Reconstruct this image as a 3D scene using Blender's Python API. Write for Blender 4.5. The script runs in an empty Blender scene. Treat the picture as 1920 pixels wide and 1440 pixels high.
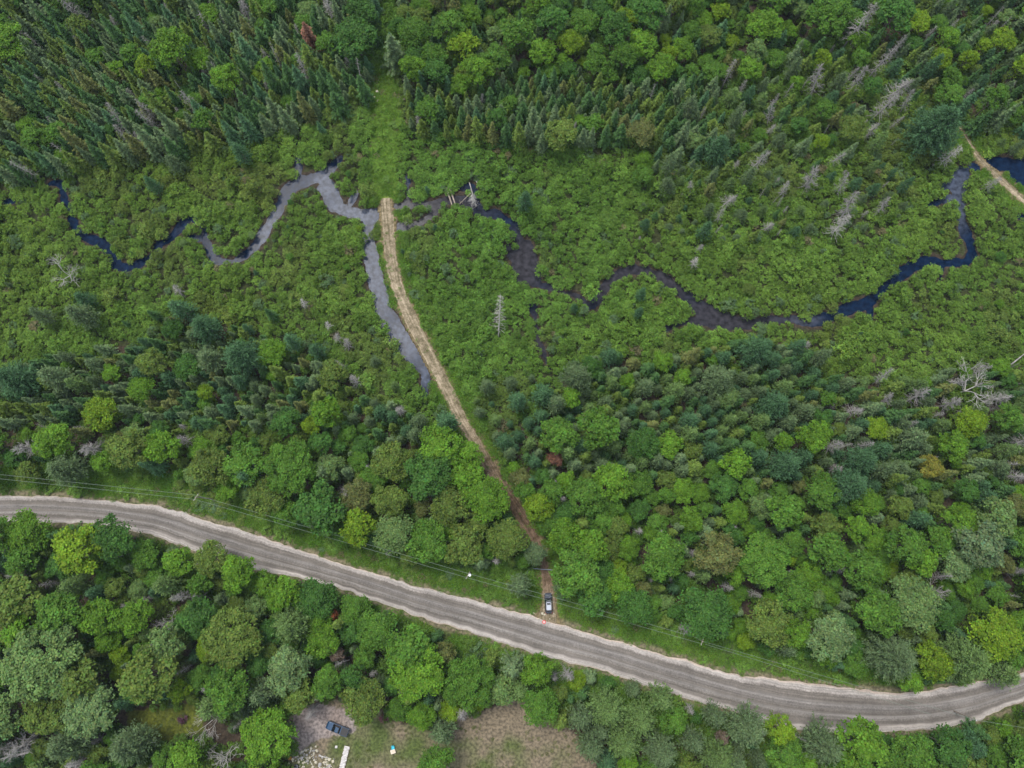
import bpy, math, random
import numpy as np
from mathutils import Vector, Matrix
R = math.radians
RNG = np.random.default_rng(7)
random.seed(7)
SC = bpy.context.scene
COL = SC.collection

# ------------------------------------------------------------------ camera
H, TILT, F = 180.0, R(11.5), 1331.0
cam_d = bpy.data.cameras.new('camera'); cam = bpy.data.objects.new('camera', cam_d); COL.objects.link(cam)
cam.location = (0, 0, H); cam.rotation_euler = (TILT, 0, 0)
cam_d.sensor_width = 36; cam_d.lens = 36*F/1920; cam_d.clip_end = 5000; cam_d.clip_start = 1
SC.camera = cam
# ------------------------------------------------------------------ light
SUN_EL, SUN_AZ = R(66), R(-37)      # azimuth from +Y towards +X: the light comes from the upper left of the photo
w = bpy.data.worlds.new("World"); SC.world = w; w.use_nodes = True
nt = w.node_tree; N = nt.nodes; LK = nt.links
bg = N['Background']; bg.inputs[1].default_value = 0.135
sky = N.new('ShaderNodeTexSky'); sky.sky_type = 'NISHITA'; sky.sun_disc = False
sky.sun_elevation = SUN_EL; sky.sun_rotation = SUN_AZ; sky.dust_density = 1.5
tc = N.new('ShaderNodeTexCoord')
mp = N.new('ShaderNodeMapping'); mp.inputs['Location'].default_value = (0.35, 0.2, 0)
nz = N.new('ShaderNodeTexNoise'); nz.inputs['Scale'].default_value = 2.6; nz.inputs['Detail'].default_value = 7; nz.inputs['Roughness'].default_value = .55
rp = N.new('ShaderNodeValToRGB'); rp.color_ramp.elements[0].position = .40; rp.color_ramp.elements[1].position = .60
mx = N.new('ShaderNodeMix'); mx.data_type = 'RGBA'
mx.inputs['B'].default_value = (7.6, 7.7, 8.0, 1)
LK.new(tc.outputs['Generated'], mp.inputs[0]); LK.new(mp.outputs[0], nz.inputs['Vector']); LK.new(nz.outputs['Fac'], rp.inputs[0])
LK.new(rp.outputs[0], mx.inputs['Factor']); LK.new(sky.outputs[0], mx.inputs['A']); LK.new(mx.outputs['Result'], bg.inputs[0])
sd = bpy.data.lights.new('sun', 'SUN'); sd.energy = 2.4; sd.angle = R(19); sd.color = (1, .96, .9)
sun = bpy.data.objects.new('sun', sd); COL.objects.link(sun)
sdir = Vector((math.sin(SUN_AZ)*math.cos(SUN_EL), math.cos(SUN_AZ)*math.cos(SUN_EL), math.sin(SUN_EL)))
sun.rotation_euler = sdir.to_track_quat('Z', 'Y').to_euler(); sun.location = (0, 0, 300)
SC.view_settings.view_transform = 'Standard'; SC.view_settings.look = 'None'
SC.view_settings.exposure = 0.55; SC.view_settings.gamma = 1
SC.cycles.max_bounces = 6; SC.cycles.diffuse_bounces = 3; SC.cycles.glossy_bounces = 2; SC.cycles.transmission_bounces = 3

# ------------------------------------------------------------------ photo <-> ground
ct, st = math.cos(TILT), math.sin(TILT)
def ground(u, v, z=0.0):
    x, y = (np.asarray(u, float)-960)/F, -(np.asarray(v, float)-720)/F
    dy, dz = y*ct + st, y*st - ct
    t = (z-H)/dz
    return x*t, dy*t
def proj(x, y, z=0.0):
    x, y, z = np.asarray(x, float), np.asarray(y, float), np.asarray(z, float)-H
    cy, cz = y*ct + z*st, -y*st + z*ct
    return 960 - F*x/cz, 720 + F*cy/cz

# ------------------------------------------------------------------ plan of the place (1 m = grid) -----------------------
X0, X1, Y0, Y1, G = -215.0, 215.0, -125.0, 235.0, 0.5
nx, ny = int((X1-X0)/G)+1, int((Y1-Y0)/G)+1
gx, gy = np.meshgrid(np.linspace(X0, X1, nx), np.linspace(Y0, Y1, ny))
def vnoise(x, y, s, seed=0):
    r = np.random.default_rng(seed); T = r.random((64, 64))
    fx, fy = x/s+100.3, y/s+100.7
    ix, iy = np.floor(fx).astype(int), np.floor(fy).astype(int)
    ax, ay = fx-ix, fy-iy; ax = ax*ax*(3-2*ax); ay = ay*ay*(3-2*ay)
    g = lambda i, j: T[j % 64, i % 64]
    return (g(ix, iy)*(1-ax)+g(ix+1, iy)*ax)*(1-ay)+(g(ix, iy+1)*(1-ax)+g(ix+1, iy+1)*ax)*ay
def fnoise(x, y, s, seed=0):
    return (vnoise(x, y, s, seed)*.55+vnoise(x, y, s/2.1, seed+1)*.28+vnoise(x, y, s/4.3, seed+2)*.17)
def smooth_line(pts, step=1.2, z=0):
    """photo points (u, v, width px) -> world polyline with half widths, Catmull-Rom"""
    P = []
    for p in pts:
        a = ground(p[0], p[1], z); b = ground(p[0]+1, p[1], z)
        s = 1/math.hypot(b[0]-a[0], b[1]-a[1])
        P.append((a[0], a[1], (p[2] if len(p) > 2 else 10)/s/2))
    P = np.array(P); P = np.vstack([2*P[0]-P[1], P, 2*P[-1]-P[-2]])
    out = []
    for i in range(1, len(P)-2):
        n = max(2, int(np.hypot(*(P[i+1, :2]-P[i, :2]))/step))
        for k in range(n):
            t = k/n
            out.append(.5*((2*P[i])+(-P[i-1]+P[i+1])*t+(2*P[i-1]-5*P[i]+4*P[i+1]-P[i+2])*t*t+(-P[i-1]+3*P[i]-3*P[i+1]+P[i+2])*t**3))
    out.append(P[-2]); return np.array(out)
def line_dist(L, bound=12):
    """signed distance field outside the half-width of a polyline on the grid"""
    D = np.full(gx.shape, 99.0)
    for i in range(len(L)-1):
        a, b = L[i], L[i+1]; m = bound+max(a[2], b[2])
        i0 = max(0, int((min(a[0], b[0])-m-X0)/G)); i1 = min(nx, int((max(a[0], b[0])+m-X0)/G)+2)
        j0 = max(0, int((min(a[1], b[1])-m-Y0)/G)); j1 = min(ny, int((max(a[1], b[1])+m-Y0)/G)+2)
        if i0 >= i1 or j0 >= j1: continue
        x, y = gx[j0:j1, i0:i1], gy[j0:j1, i0:i1]
        d = b[:2]-a[:2]; q = max(d@d, 1e-9); t = np.clip(((x-a[0])*d[0]+(y-a[1])*d[1])/q, 0, 1)
        D[j0:j1, i0:i1] = np.minimum(D[j0:j1, i0:i1], np.hypot(x-a[0]-t*d[0], y-a[1]-t*d[1])-(a[2]+(b[2]-a[2])*t))
    return D
WATER = [
 [(88,345,8),(104,341,11),(116,348,11),(121,372,8),(130,392,11),(134,412,13),(145,434,14),(165,446,13),(190,455,15),(205,474,15),(214,492,16),(232,501,17),(256,497,15),(280,480,13),(300,459,12),(325,440,12),(340,420,13),(352,408,14),(367,408,14),(380,420,13),(384,444,12),(394,470,16),(407,490,16),(440,488,7),(466,472,13),(488,446,17),(507,416,19),(523,390,20),(534,368,26),(552,347,27),(580,337,22),(602,329,22),(622,311,14),(640,297,8)],
 [(350,445,4),(380,448,7)],[(8,378,10),(22,376,10)],[(556,268,4),(558,300,7),(556,330,12)],
 [(602,330,20),(616,352,24),(634,384,24),(660,399,20),(690,402,20),(712,402,22)],
 [(622,392,10),(600,352,12)],[(655,380,12),(668,362,8)],
 [(697,404,18),(690,440,20),(697,490,25),(708,540,27),(722,588,32),(742,622,34),(765,655,30),(783,680,22),(797,702,14),(796,740,6)],
 [(742,388,14),(790,384,9),(822,378,12),(850,374,18),(880,380,24),(902,396,16),(930,402,14),(955,414,16),(970,445,18),(985,470,30),(995,500,36),(1003,525,26)],
 [(742,424,13),(775,421,15),(800,408,10),(822,388,12)],[(955,466,16),(975,500,26),(980,522,22)],[(858,352,8),(885,352,14),(893,375,10)],[(760,325,4),(765,360,8),(762,385,10)],
 [(1003,530,12),(1050,545,6),(1085,556,9),(1105,572,14),(1125,556,15),(1145,527,17),(1175,509,18),(1210,508,18),(1240,520,18),(1270,541,20),(1295,560,22),(1325,584,30),(1360,601,30),(1400,606,17),(1440,600,14),(1480,597,15),(1520,603,22),(1550,597,20),(1590,578,18),(1630,566,20),(1652,545,16),(1690,515,20),(1722,492,22),(1760,490,14),(1800,492,14),(1821,484,16),(1822,460,12),(1808,430,16),(1803,390,20),(1800,350,26),(1803,326,30)],
 [(1245,618,4),(1290,604,9),(1340,604,20)],[(1630,566,8),(1634,600,4)],[(1766,490,8),(1764,524,4)],
 [(1742,384,7),(1768,376,9),(1800,368,10)],[(1770,350,6),(1800,338,8)],
 [(1000,575,14),(1005,610,6),(1012,645,7),(1030,690,6)],
 [(1856,300,14),(1880,306,22),(1905,310,26),(1960,306,30)],[(1835,314,10),(1822,308,8)],[(1905,330,20),(1960,350,22)],[(1912,405,8),(1930,410,10)]]
TRACK = [(723,372,16),(724,388,27),(727,420,29),(733,480,28),(747,540,28),(772,600,30),(803,660,28),(833,720,28),(863,780,28),(893,832,26),(925,890,34),(957,938,30),(985,980,22),(1010,1025,20),(1021,1070,20),(1027,1110,26),(1028,1140,34),(1027,1170,44)]
TRACK2 = [(1790,225,8),(1812,258,9),(1830,290,11),(1855,318,18),(1885,345,20),(1920,376,20),(1990,430,20)]
UP = [(-260,960),(-120,938),(0,930),(100,930),(200,940),(317,960),(400,986),(480,1011),(560,1034),(640,1057),(800,1103),(993,1153),(1043,1169),(1150,1200),(1280,1240),(1380,1267),(1480,1290),(1563,1301),(1647,1306),(1713,1302),(1813,1288),(1920,1262),(2040,1215),(2180,1140)]
LO = [(-260,1012),(-120,988),(0,978),(90,980),(180,982),(267,993),(353,1022),(425,1045),(520,1071),(633,1103),(790,1158),(975,1215),(1010,1226),(1125,1256),(1240,1291),(1340,1322),(1420,1342),(1497,1354),(1597,1362),(1690,1366),(1790,1354),(1940,1306),(2070,1255),(2215,1180)]
road_pts = [((a[0]+b[0])/2, (a[1]+b[1])/2, 0) for a, b in zip(UP, LO)]
def road_line():
    A = np.array([ground(*p) for p in UP]); B = np.array([ground(*p) for p in LO])
    C = (A+B)/2; Wd = np.hypot(*(A-B).T)/2
    P = np.column_stack([C, Wd]); P = np.vstack([2*P[0]-P[1], P, 2*P[-1]-P[-2]])
    out = []
    for i in range(1, len(P)-2):
        n = max(2, int(np.hypot(*(P[i+1, :2]-P[i, :2]))/1.0))
        for k in range(n):
            t = k/n
            out.append(.5*((2*P[i])+(-P[i-1]+P[i+1])*t+(2*P[i-1]-5*P[i]+4*P[i+1]-P[i+2])*t*t+(-P[i-1]+3*P[i]-3*P[i+1]+P[i+2])*t**3))
    out.append(P[-2]); return np.array(out)
wl = [smooth_line(l) for l in WATER]
tl, tl2, rl = smooth_line(TRACK), smooth_line(TRACK2), road_line()
Dw = np.min([line_dist(l, 5) for l in wl], axis=0) + (fnoise(gx, gy, 3.0, 5)-.5)*1.5 + (fnoise(gx, gy, 1.2, 8)-.5)*.9
Dt = np.minimum(line_dist(tl, 8), line_dist(tl2, 6)); Dr = line_dist(rl, 16)
def inpoly(u, v, P):
    u, v = np.asarray(u, float), np.asarray(v, float); c = np.zeros(u.shape, bool); n = len(P)
    for i in range(n):
        (x1, y1), (x2, y2) = P[i], P[(i+1) % n]
        if y1 == y2: continue
        k = ((y1 > v) != (y2 > v)) & (u < (x2-x1)*(v-y1)/(y2-y1)+x1); c ^= k
    return c
YARD = [(540,1345),(600,1310),(640,1312),(700,1300),(722,1352),(800,1362),(930,1325),(960,1290),(1000,1330),(1070,1370),(1120,1420),(1100,1560),(520,1560),(555,1400)]
LAWN = [(238,1335),(370,1318),(385,1368),(300,1398),(240,1390)]
PAD = [(552,1335),(600,1318),(660,1335),(668,1372),(600,1385),(575,1400),(548,1425),(540,1380)]
STRIP = [(703,108),(738,108),(752,190),(757,250),(742,300),(748,372),(700,372),(690,300),(697,240),(690,190)]
gu, gv = proj(gx, gy, 0)
m_yard, m_lawn, m_pad, m_strip = (inpoly(gu, gv, P) for P in (YARD, LAWN, PAD, STRIP))
def sample(A, x, y):
    i = np.clip(((np.asarray(x)-X0)/G+.5).astype(int), 0, nx-1); j = np.clip(((np.asarray(y)-Y0)/G+.5).astype(int), 0, ny-1)
    return A[j, i]
# terrain height: flat marsh, cut by the water, low swells under the woods, road on a low bank
swell = np.clip((gy-95)/80, 0, 1)+np.clip((-12-gy)/30, 0, 1)*.5
Zt = (fnoise(gx, gy, 26, 11)-.45)*2.4*np.clip(swell, 0, 1)*np.clip((Dw-2)/12, 0, 1)
Zt += (fnoise(gx, gy, 2.2, 21)-.5)*.25
near = np.clip(1-np.maximum(Dr, 0)/5, 0, 1); Zt = Zt*(1-near)+.12*near
near = np.clip(1-np.maximum(Dt, 0)/2.5, 0, 1); Zt = Zt*(1-near)+.12*near
ditch = np.exp(-((Dr-3.2)/1.3)**2); Zt -= .45*ditch*(Dt > 2)
bank = np.clip(1-(Dw+.62)/1.1, 0, 1)*(Dt > .3); Zt = Zt*(1-bank) - 1.0*bank
Zt = np.where(m_yard | m_pad, Zt*.3, Zt)
def tz(x, y): return sample(Zt, x, y)

# ------------------------------------------------------------------ materials
def mat(name, col=(.5,.5,.5), rough=.7, metal=0.0, spec=.4):
    m = bpy.data.materials.new(name); m.use_nodes = True; b = m.node_tree.nodes['Principled BSDF']
    b.inputs['Base Color'].default_value = (*col, 1); b.inputs['Roughness'].default_value = rough
    b.inputs['Metallic'].default_value = metal; b.inputs['Specular IOR Level'].default_value = spec
    return m, m.node_tree.nodes, m.node_tree.links, b
def noisy(name, c1, c2, scale=3.0, rough=.8, spec=.3, bump=.0, detail=6, metal=0):
    m, n, l, b = mat(name, c1, rough, metal, spec)
    t = n.new('ShaderNodeTexCoord'); z = n.new('ShaderNodeTexNoise'); z.inputs['Scale'].default_value = scale; z.inputs['Detail'].default_value = detail
    r = n.new('ShaderNodeValToRGB'); r.color_ramp.elements[0].color = (*c1, 1); r.color_ramp.elements[1].color = (*c2, 1)
    r.color_ramp.elements[0].position = .35; r.color_ramp.elements[1].position = .65
    l.new(t.outputs['Object'], z.inputs['Vector']); l.new(z.outputs['Fac'], r.inputs[0]); l.new(r.outputs[0], b.inputs['Base Color'])
    if bump:
        bp = n.new('ShaderNodeBump'); bp.inputs['Strength'].default_value = bump; bp.inputs['Distance'].default_value = .1
        l.new(z.outputs['Fac'], bp.inputs['Height']); l.new(bp.outputs[0], b.inputs['Normal'])
    return m
def foliage(name, rough=.55, spec=.35, trans=.22):
    m, n, l, b = mat(name, rough=rough, spec=spec)
    a = n.new('ShaderNodeAttribute'); a.attribute_type = 'INSTANCER'; a.attribute_name = 'tint'
    v = n.new('ShaderNodeAttribute'); v.attribute_name = 'leaf'
    k = n.new('ShaderNodeMix'); k.data_type = 'RGBA'; k.blend_type = 'MULTIPLY'; k.inputs['Factor'].default_value = 1
    l.new(a.outputs['Color'], k.inputs['A']); l.new(v.outputs['Color'], k.inputs['B'])
    l.new(k.outputs['Result'], b.inputs['Base Color'])
    tr = n.new('ShaderNodeBsdfTranslucent'); l.new(k.outputs['Result'], tr.inputs[0])
    ms = n.new('ShaderNodeMixShader'); ms.inputs[0].default_value = trans
    l.new(b.outputs[0], ms.inputs[1]); l.new(tr.outputs[0], ms.inputs[2]); l.new(ms.outputs[0], n['Material Output'].inputs[0])
    return m
M_LEAF = foliage('leaves', .6, .14, .25); M_NEEDLE = foliage('needles', .65, .12, .15)
M_BARK = noisy('bark', (.09,.075,.06), (.18,.155,.13), 2.5)
M_GREY = noisy('weathered_wood', (.16,.15,.14), (.32,.305,.29), 1.2)
M_WHITEWOOD = noisy('bleached_wood', (.27,.26,.24), (.42,.40,.37), 1.2)

# ------------------------------------------------------------------ mesh helpers
def mesh_quads(name, V, mats, var=None, midx=None, smooth=False):
    """V: (n,4,3) quads"""
    n = len(V); me = bpy.data.meshes.new(name)
    me.vertices.add(n*4); me.vertices.foreach_set('co', V.reshape(-1).astype(np.float32))
    me.loops.add(n*4); me.loops.foreach_set('vertex_index', np.arange(n*4, dtype=np.int32))
    me.polygons.add(n); me.polygons.foreach_set('loop_start', np.arange(0, n*4, 4, dtype=np.int32))
    try: me.polygons.foreach_set('loop_total', np.full(n, 4, dtype=np.int32))
    except Exception: pass
    for m in mats: me.materials.append(m)
    if midx is not None: me.polygons.foreach_set('material_index', midx.astype(np.int32))
    if var is not None:
        at = me.attributes.new('leaf', 'FLOAT_COLOR', 'POINT')
        c = np.ones((n, 4, 4), np.float32); c[:, :, :3] = var[:, None, :]
        at.data.foreach_set('color', c.reshape(-1))
    me.update(); me.validate(); return me
def mesh_poly(name, V, Fc, mats, smooth=False):
    me = bpy.data.meshes.new(name); me.from_pydata([tuple(map(float, v)) for v in V], [], Fc)
    for m in mats: me.materials.append(m)
    if smooth: me.polygons.foreach_set('use_smooth', [True]*len(me.polygons))
    me.update(); return me
def link(name, me, parent=None, **props):
    o = bpy.data.objects.new(name, me); COL.objects.link(o)
    if parent: o.parent = parent
    for k, v in props.items(): o[k] = v
    return o
def unit(v): return v/np.maximum(np.linalg.norm(v, axis=-1, keepdims=True), 1e-9)
def leaf_quads(C, Nn, size, rng, aspect=1.0, jitter=.6, along=None):
    n = len(C); nn = unit(Nn+rng.normal(0, jitter, (n, 3)))
    a = rng.normal(0, 1, (n, 3)) if along is None else along+rng.normal(0, .15, (n, 3))
    t = unit(np.cross(nn, a)) if along is None else unit(a)
    b = np.cross(nn, t); s = (np.asarray(size)*rng.uniform(.65, 1.3, n))[:, None]
    if along is None: t, b = t*s*.5, b*s*.5*aspect
    else: t, b = t*s*.5, unit(b)*s*.5*aspect
    return np.stack([C-t-b*.3, C-b, C+t+b*.3, C+b], 1)
def tint_var(base, n, rng, hue=.12):
    base = np.broadcast_to(base, (n,))
    c = np.repeat(base[:, None], 3, 1)*rng.uniform(.8, 1.22, (n, 1))
    c[:, 0] *= 1+rng.normal(0, hue, n); c[:, 2] *= 1+rng.normal(0, hue, n)
    return np.clip(c, .3, 2.2)
def tube(P, Rr, sides=5):
    """list of quads for a tapered polyline tube"""
    P = np.asarray(P, float); Q = []
    for i in range(len(P)-1):
        d = unit(P[i+1]-P[i]); a = unit(np.cross(d, [0.3, .9, .1])); b = np.cross(d, a)
        an = np.linspace(0, 2*np.pi, sides+1)
        ra = P[i]+Rr[i]*(np.cos(an)[:, None]*a+np.sin(an)[:, None]*b)
        rb = P[i+1]+Rr[i+1]*(np.cos(an)[:, None]*a+np.sin(an)[:, None]*b)
        for k in range(sides): Q.append([ra[k], ra[k+1], rb[k+1], rb[k]])
    return Q

# ------------------------------------------------------------------ tree prototypes (crown quads + trunk quads)
def broadleaf(seed, h=13., r=4.6, lobes=16, leaf=.46, per=15, flat=.62, open_=0.0, ls=1.0):
    g = np.random.default_rng(seed); C, Nn, B = [], [], []
    top = h; base = h*.34; cz = base+(h-base)*.45
    L = []
    for k in range(lobes):
        if k < lobes*.3: rad = r*g.uniform(0, .4); zz = top-r*.32-g.uniform(0, .5)
        else: rad = r*g.uniform(.5, .82); zz = cz+(top-cz)*(.62-.75*(rad/r)**2)+g.uniform(-1., .9)
        an = k*2.399+g.uniform(-.4, .4); L.append((rad*math.cos(an), rad*math.sin(an), zz, r*g.uniform(.24, .38)*ls))
    for (lx, ly, lz, lr) in L:
        lb = g.uniform(.86, 1.14)
        for c in range(int(9+7*lr)):
            d = g.normal(0, 1, 3); d /= np.linalg.norm(d); d[2] = abs(d[2])*1.0-.25*(g.random() < .35); d = unit(d)
            cc = np.array([lx, ly, lz])+d*lr*np.array([.95, .95, flat+.3])*g.uniform(.85, 1.08)
            if g.random() < open_: continue
            n = per; off = g.normal(0, 1, (n, 3))*[.30, .30, .15]*min(lr, 1.25)*.85
            C.append(cc+off); Nn.append(np.tile(d*.7+[0, 0, .8], (n, 1))); B.append(np.full(n, lb*g.uniform(.72, 1.28)))
    # lower skirt and interior
    n = 260; an = g.uniform(0, 6.28, n); rr = r*np.sqrt(g.uniform(.1, .8, n)); z = g.uniform(base, cz+.5, n)
    C.append(np.stack([rr*np.cos(an), rr*np.sin(an), z], 1)); Nn.append(np.tile([0, 0, 1.], (n, 1))); B.append(np.full(n, .9))
    C, Nn, B = np.vstack(C), np.vstack(Nn), np.concatenate(B)
    V = leaf_quads(C, Nn, leaf, g, .75, .55); var = tint_var(B, len(V), g)
    T = tube([(0, 0, -.4), (.1, 0, h*.25), (g.uniform(-.3, .3), g.uniform(-.3, .3), h*.5), (0, 0, h*.75)], [.32, .22, .15, .07], 6)
    for (lx, ly, lz, lr) in L[::2]:
        z0 = h*g.uniform(.22, .5); T += tube([(0, 0, z0), (lx*.5, ly*.5, (z0+lz)/2+.3), (lx*.9, ly*.9, lz)], [.12, .08, .03], 4)
    return V, var, np.array(T)
def spruce(seed, h=14., r=1.75, levels=24, dense=1.0, ragged=.15):
    g = np.random.default_rng(seed); C, Nn, A, S, B = [], [], [], [], []
    for i in range(levels):
        t = (i+.5)/levels; z = h*(.12+.88*t); Lr = r*((1-t)**.78)*g.uniform(1-ragged, 1+ragged)+.08
        nb = int((6+5*(1-t))*dense)
        for b in range(nb):
            an = g.uniform(0, 6.283); L = Lr*g.uniform(.65, 1.12); nseg = max(2, int(L/.36)); bb = g.uniform(.75, 1.25)
            dx, dy = math.cos(an), math.sin(an)
            for s in range(nseg):
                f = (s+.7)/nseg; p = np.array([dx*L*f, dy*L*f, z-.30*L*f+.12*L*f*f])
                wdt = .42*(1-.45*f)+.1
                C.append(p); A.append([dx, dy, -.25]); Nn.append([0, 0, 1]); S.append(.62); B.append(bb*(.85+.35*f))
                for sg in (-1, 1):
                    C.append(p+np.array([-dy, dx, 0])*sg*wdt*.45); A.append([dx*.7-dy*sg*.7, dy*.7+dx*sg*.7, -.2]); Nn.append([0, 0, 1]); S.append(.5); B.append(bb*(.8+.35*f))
    C.append([0, 0, h*1.01]); A.append([0, 0, 1]); Nn.append([1, 0, 0]); S.append(.9); B.append(1.2)
    C, Nn, A, S, B = map(np.array, (C, Nn, A, S, B))
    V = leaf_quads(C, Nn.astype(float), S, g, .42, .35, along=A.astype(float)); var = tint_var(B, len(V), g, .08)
    T = tube([(0, 0, -.4), (0, 0, h*.5), (0, 0, h*.99)], [.17, .1, .03], 5)
    return V, var, np.array(T)
def larch(seed, h=11., r=2.6, n_b=120):
    g = np.random.default_rng(seed); C, Nn, A, S, B = [], [], [], [], []; T = tube([(0, 0, -.4), (0, 0, h*.5), (0, 0, h*.97)], [.2, .12, .03], 5)
    for k in range(n_b):
        t = (k+g.random())/n_b; z = h*(.2+.78*t); L = r*(1-t**1.7)**.9*g.uniform(.55, 1.1)+.25; an = k*2.399+g.uniform(-.4, .4)
        d = np.array([math.cos(an), math.sin(an), g.uniform(.05, .45)]); bb = g.uniform(.8, 1.2)
        if k % 3 == 0: T += tube([(0, 0, z), tuple(np.array([0, 0, z])+d*L*.85)], [.04, .012], 3)
        m = int(6+7*L)
        f = g.uniform(.25, 1.05, m); P = np.array([0, 0, z])+d*(L*f)[:, None]+g.normal(0, .22, (m, 3))
        C.append(P); A.append(d+g.normal(0, .55, (m, 3))); Nn.append(g.normal(0, .5, (m, 3))+[0, 0, .8]); S.append(np.full(m, .55)); B.append(np.full(m, bb))
    C, Nn, A, S, B = np.vstack(C), np.vstack(Nn), np.vstack(A), np.concatenate(S), np.concatenate(B)
    V = leaf_quads(C, Nn, S, g, .34, .3, along=A); return V, tint_var(B, len(V), g, .06), np.array(T)
def snag(seed, h=11., r=1.6, nb=60, droop=-.15, twigs=5, rad=.16):
    g = np.random.default_rng(seed); T = tube([(0, 0, -.3), (g.normal(0, .1), g.normal(0, .1), h*.5), (g.normal(0, .25), g.normal(0, .25), h)], [rad, rad*.65, .03], 5); Q = []
    for k in range(nb):
        t = (k+g.random())/nb; z = h*(.22+.76*t); L = r*(1-t)**.6*g.uniform(.4, 1.15)+.25; an = k*2.399+g.uniform(-.6, .6)
        d = unit(np.array([math.cos(an), math.sin(an), g.uniform(-.3, .25)+droop])); p0 = np.array([0, 0, z]); p2 = p0+d*L+[0, 0, g.uniform(-.2, .3)]
        pm = (p0+p2)/2+g.normal(0, .08, 3); Q += tube([p0, pm, p2], [.038, .026, .012], 3)
        for _ in range(twigs):
            f = g.uniform(.3, 1); q = p0+(p2-p0)*f; e = unit(d+g.normal(0, .7, 3)); Q += tube([q, q+e*g.uniform(.25, .6)], [.018, .01], 3)
    return np.array(T), np.array(Q)
def bare(seed, h=9., spread=3.2):
    g = np.random.default_rng(seed); T = []; Q = []
    def grow(p, d, L, rd, lv):
        q = p+d*L; mid = (p+q)/2+g.normal(0, .06*L, 3)
        (T if lv == 0 else Q).extend(tube([p, mid, q], [rd, rd*.85, rd*.65], 5 if lv < 2 else 3))
        if lv >= 5: return
        for _ in range(4 if lv < 2 else 3 if lv < 4 else 2):
            e = unit(d+g.normal(0, .55 if lv else .5, 3)*[1, 1, .6]+[0, 0, .1]); grow(q, e, L*g.uniform(.55, .8), rd*.62, lv+1)
    grow(np.array([0, 0, -.3]), np.array([0, 0, 1.]), h*.32, .15, 0)
    return np.array(T), np.array(Q)
def shrub(seed, h=2.6, r=1.45, n_cl=20, per=20, leaf=.30):
    g = np.random.default_rng(seed); C, Nn, B = [], [], []
    for k in range(n_cl):
        an = g.uniform(0, 6.28); rr = r*math.sqrt(g.random())*.97; z = h*(.28+.72*math.sqrt(max(0, 1-(rr/r)**2)))*g.uniform(.85, 1.08); n = per
        C.append(np.array([rr*math.cos(an), rr*math.sin(an), z])+g.normal(0, 1, (n, 3))*[.19, .19, .09]); Nn.append(np.tile([math.cos(an)*rr/r*.9, math.sin(an)*rr/r*.9, 1.], (n, 1)))
        B.append(np.full(n, g.uniform(.68, 1.32)))
    n = 60; an = g.uniform(0, 6.28, n); rr = r*np.sqrt(g.uniform(0, 1, n)); C.append(np.stack([rr*np.cos(an), rr*np.sin(an), g.uniform(.1, h*.6, n)], 1)); Nn.append(np.tile([0, 0, 1.], (n, 1))); B.append(np.full(n, .85))
    C, Nn, B = np.vstack(C), np.vstack(Nn), np.concatenate(B)
    V = leaf_quads(C, Nn, leaf, g, .7, .55); var = tint_var(B, len(V), g, .1)
    T = []
    for k in range(5):
        an = k*1.26; T += tube([(0, 0, -.3), (r*.5*math.cos(an), r*.5*math.sin(an), h*.7)], [.05, .015], 3)
    return V, var, np.array(T)
def tuft(seed, r=.7, h=.5, n=90, leaf=.22):
    g = np.random.default_rng(seed); an = g.uniform(0, 6.28, n); rr = r*np.sqrt(g.random(n)); C = np.stack([rr*np.cos(an), rr*np.sin(an), h*g.uniform(.2, 1, n)*(1-.4*rr/r)], 1)
    V = leaf_quads(C, np.tile([0, 0, 1.], (n, 1)), leaf, g, .5, .7); return V, tint_var(np.full(n, 1.), n, g, .14)

KIND = {}
def add_kind(k, items):
    KIND[k] = []
    for i, (V, var, T, mleaf, h, r) in enumerate(items):
        cm = mesh_quads(k+'_crown', V, [mleaf], var); tm = mesh_quads(k+'_trunk', T, [M_BARK])
        allV = np.vstack([V, T]); av = np.vstack([var, np.ones((len(T), 3))]); mi = np.concatenate([np.zeros(len(V)), np.ones(len(T))])
        KIND[k].append(dict(crown=cm, trunk=tm, both=mesh_quads(k+'_whole', allV, [mleaf, M_BARK], av, mi), h=h, r=r))
bp_ = [(1,13,4.6,16,.50,.62,0),(2,14,4.9,20,.48,.6,0),(3,12,4.3,13,.54,.7,.05),(4,13.5,4.4,18,.46,.65,.08),(5,11.5,4.5,22,.44,.55,0),(6,14,4.2,12,.54,.8,.1),(7,12.5,4.7,26,.42,.6,.03),(8,15,7.4,46,.46,.62,.03,.68),(9,14.5,7.0,40,.48,.6,.04,.74)]
add_kind('broadleaf_tree', [(*broadleaf(q[0], q[1], q[2], q[3], q[4], 15, q[5], q[6], q[7] if len(q) > 7 else 1.0), M_LEAF, q[1], q[2]) for q in bp_])
sp_ = [(11,11.5,2.5,25,1.05,.18),(12,10.5,2.2,23,1.05,.12),(13,10,2.8,21,1.05,.25),(14,12.5,2.2,26,1,.3),(15,9.5,2.6,19,1.15,.1),(16,11,3.0,21,1,.3)]
add_kind('spruce_tree', [(*spruce(s, h, r, lv, dn, rg), M_NEEDLE, h, r) for s, h, r, lv, dn, rg in sp_])
add_kind('larch_tree', [(*larch(s, h, r, nb), M_NEEDLE, h, r) for s, h, r, nb in [(21,11,2.6,120),(22,12,2.4,130),(23,9.5,2.9,120),(24,11,2.2,90),(25,17,6.2,480),(26,14,4.4,300)]])
SNAG = []
for i, a in enumerate([dict(h=12., r=1.8, nb=75), dict(h=10., r=1.5, nb=55), dict(h=13., r=1.3, nb=45, twigs=4), dict(h=9., r=2.0, nb=70, twigs=7), dict(h=11., r=.7, nb=26, twigs=2)]):
    T, Q = snag(31+i, **a); SNAG.append((T, Q, a['h'], a['r']))
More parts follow.
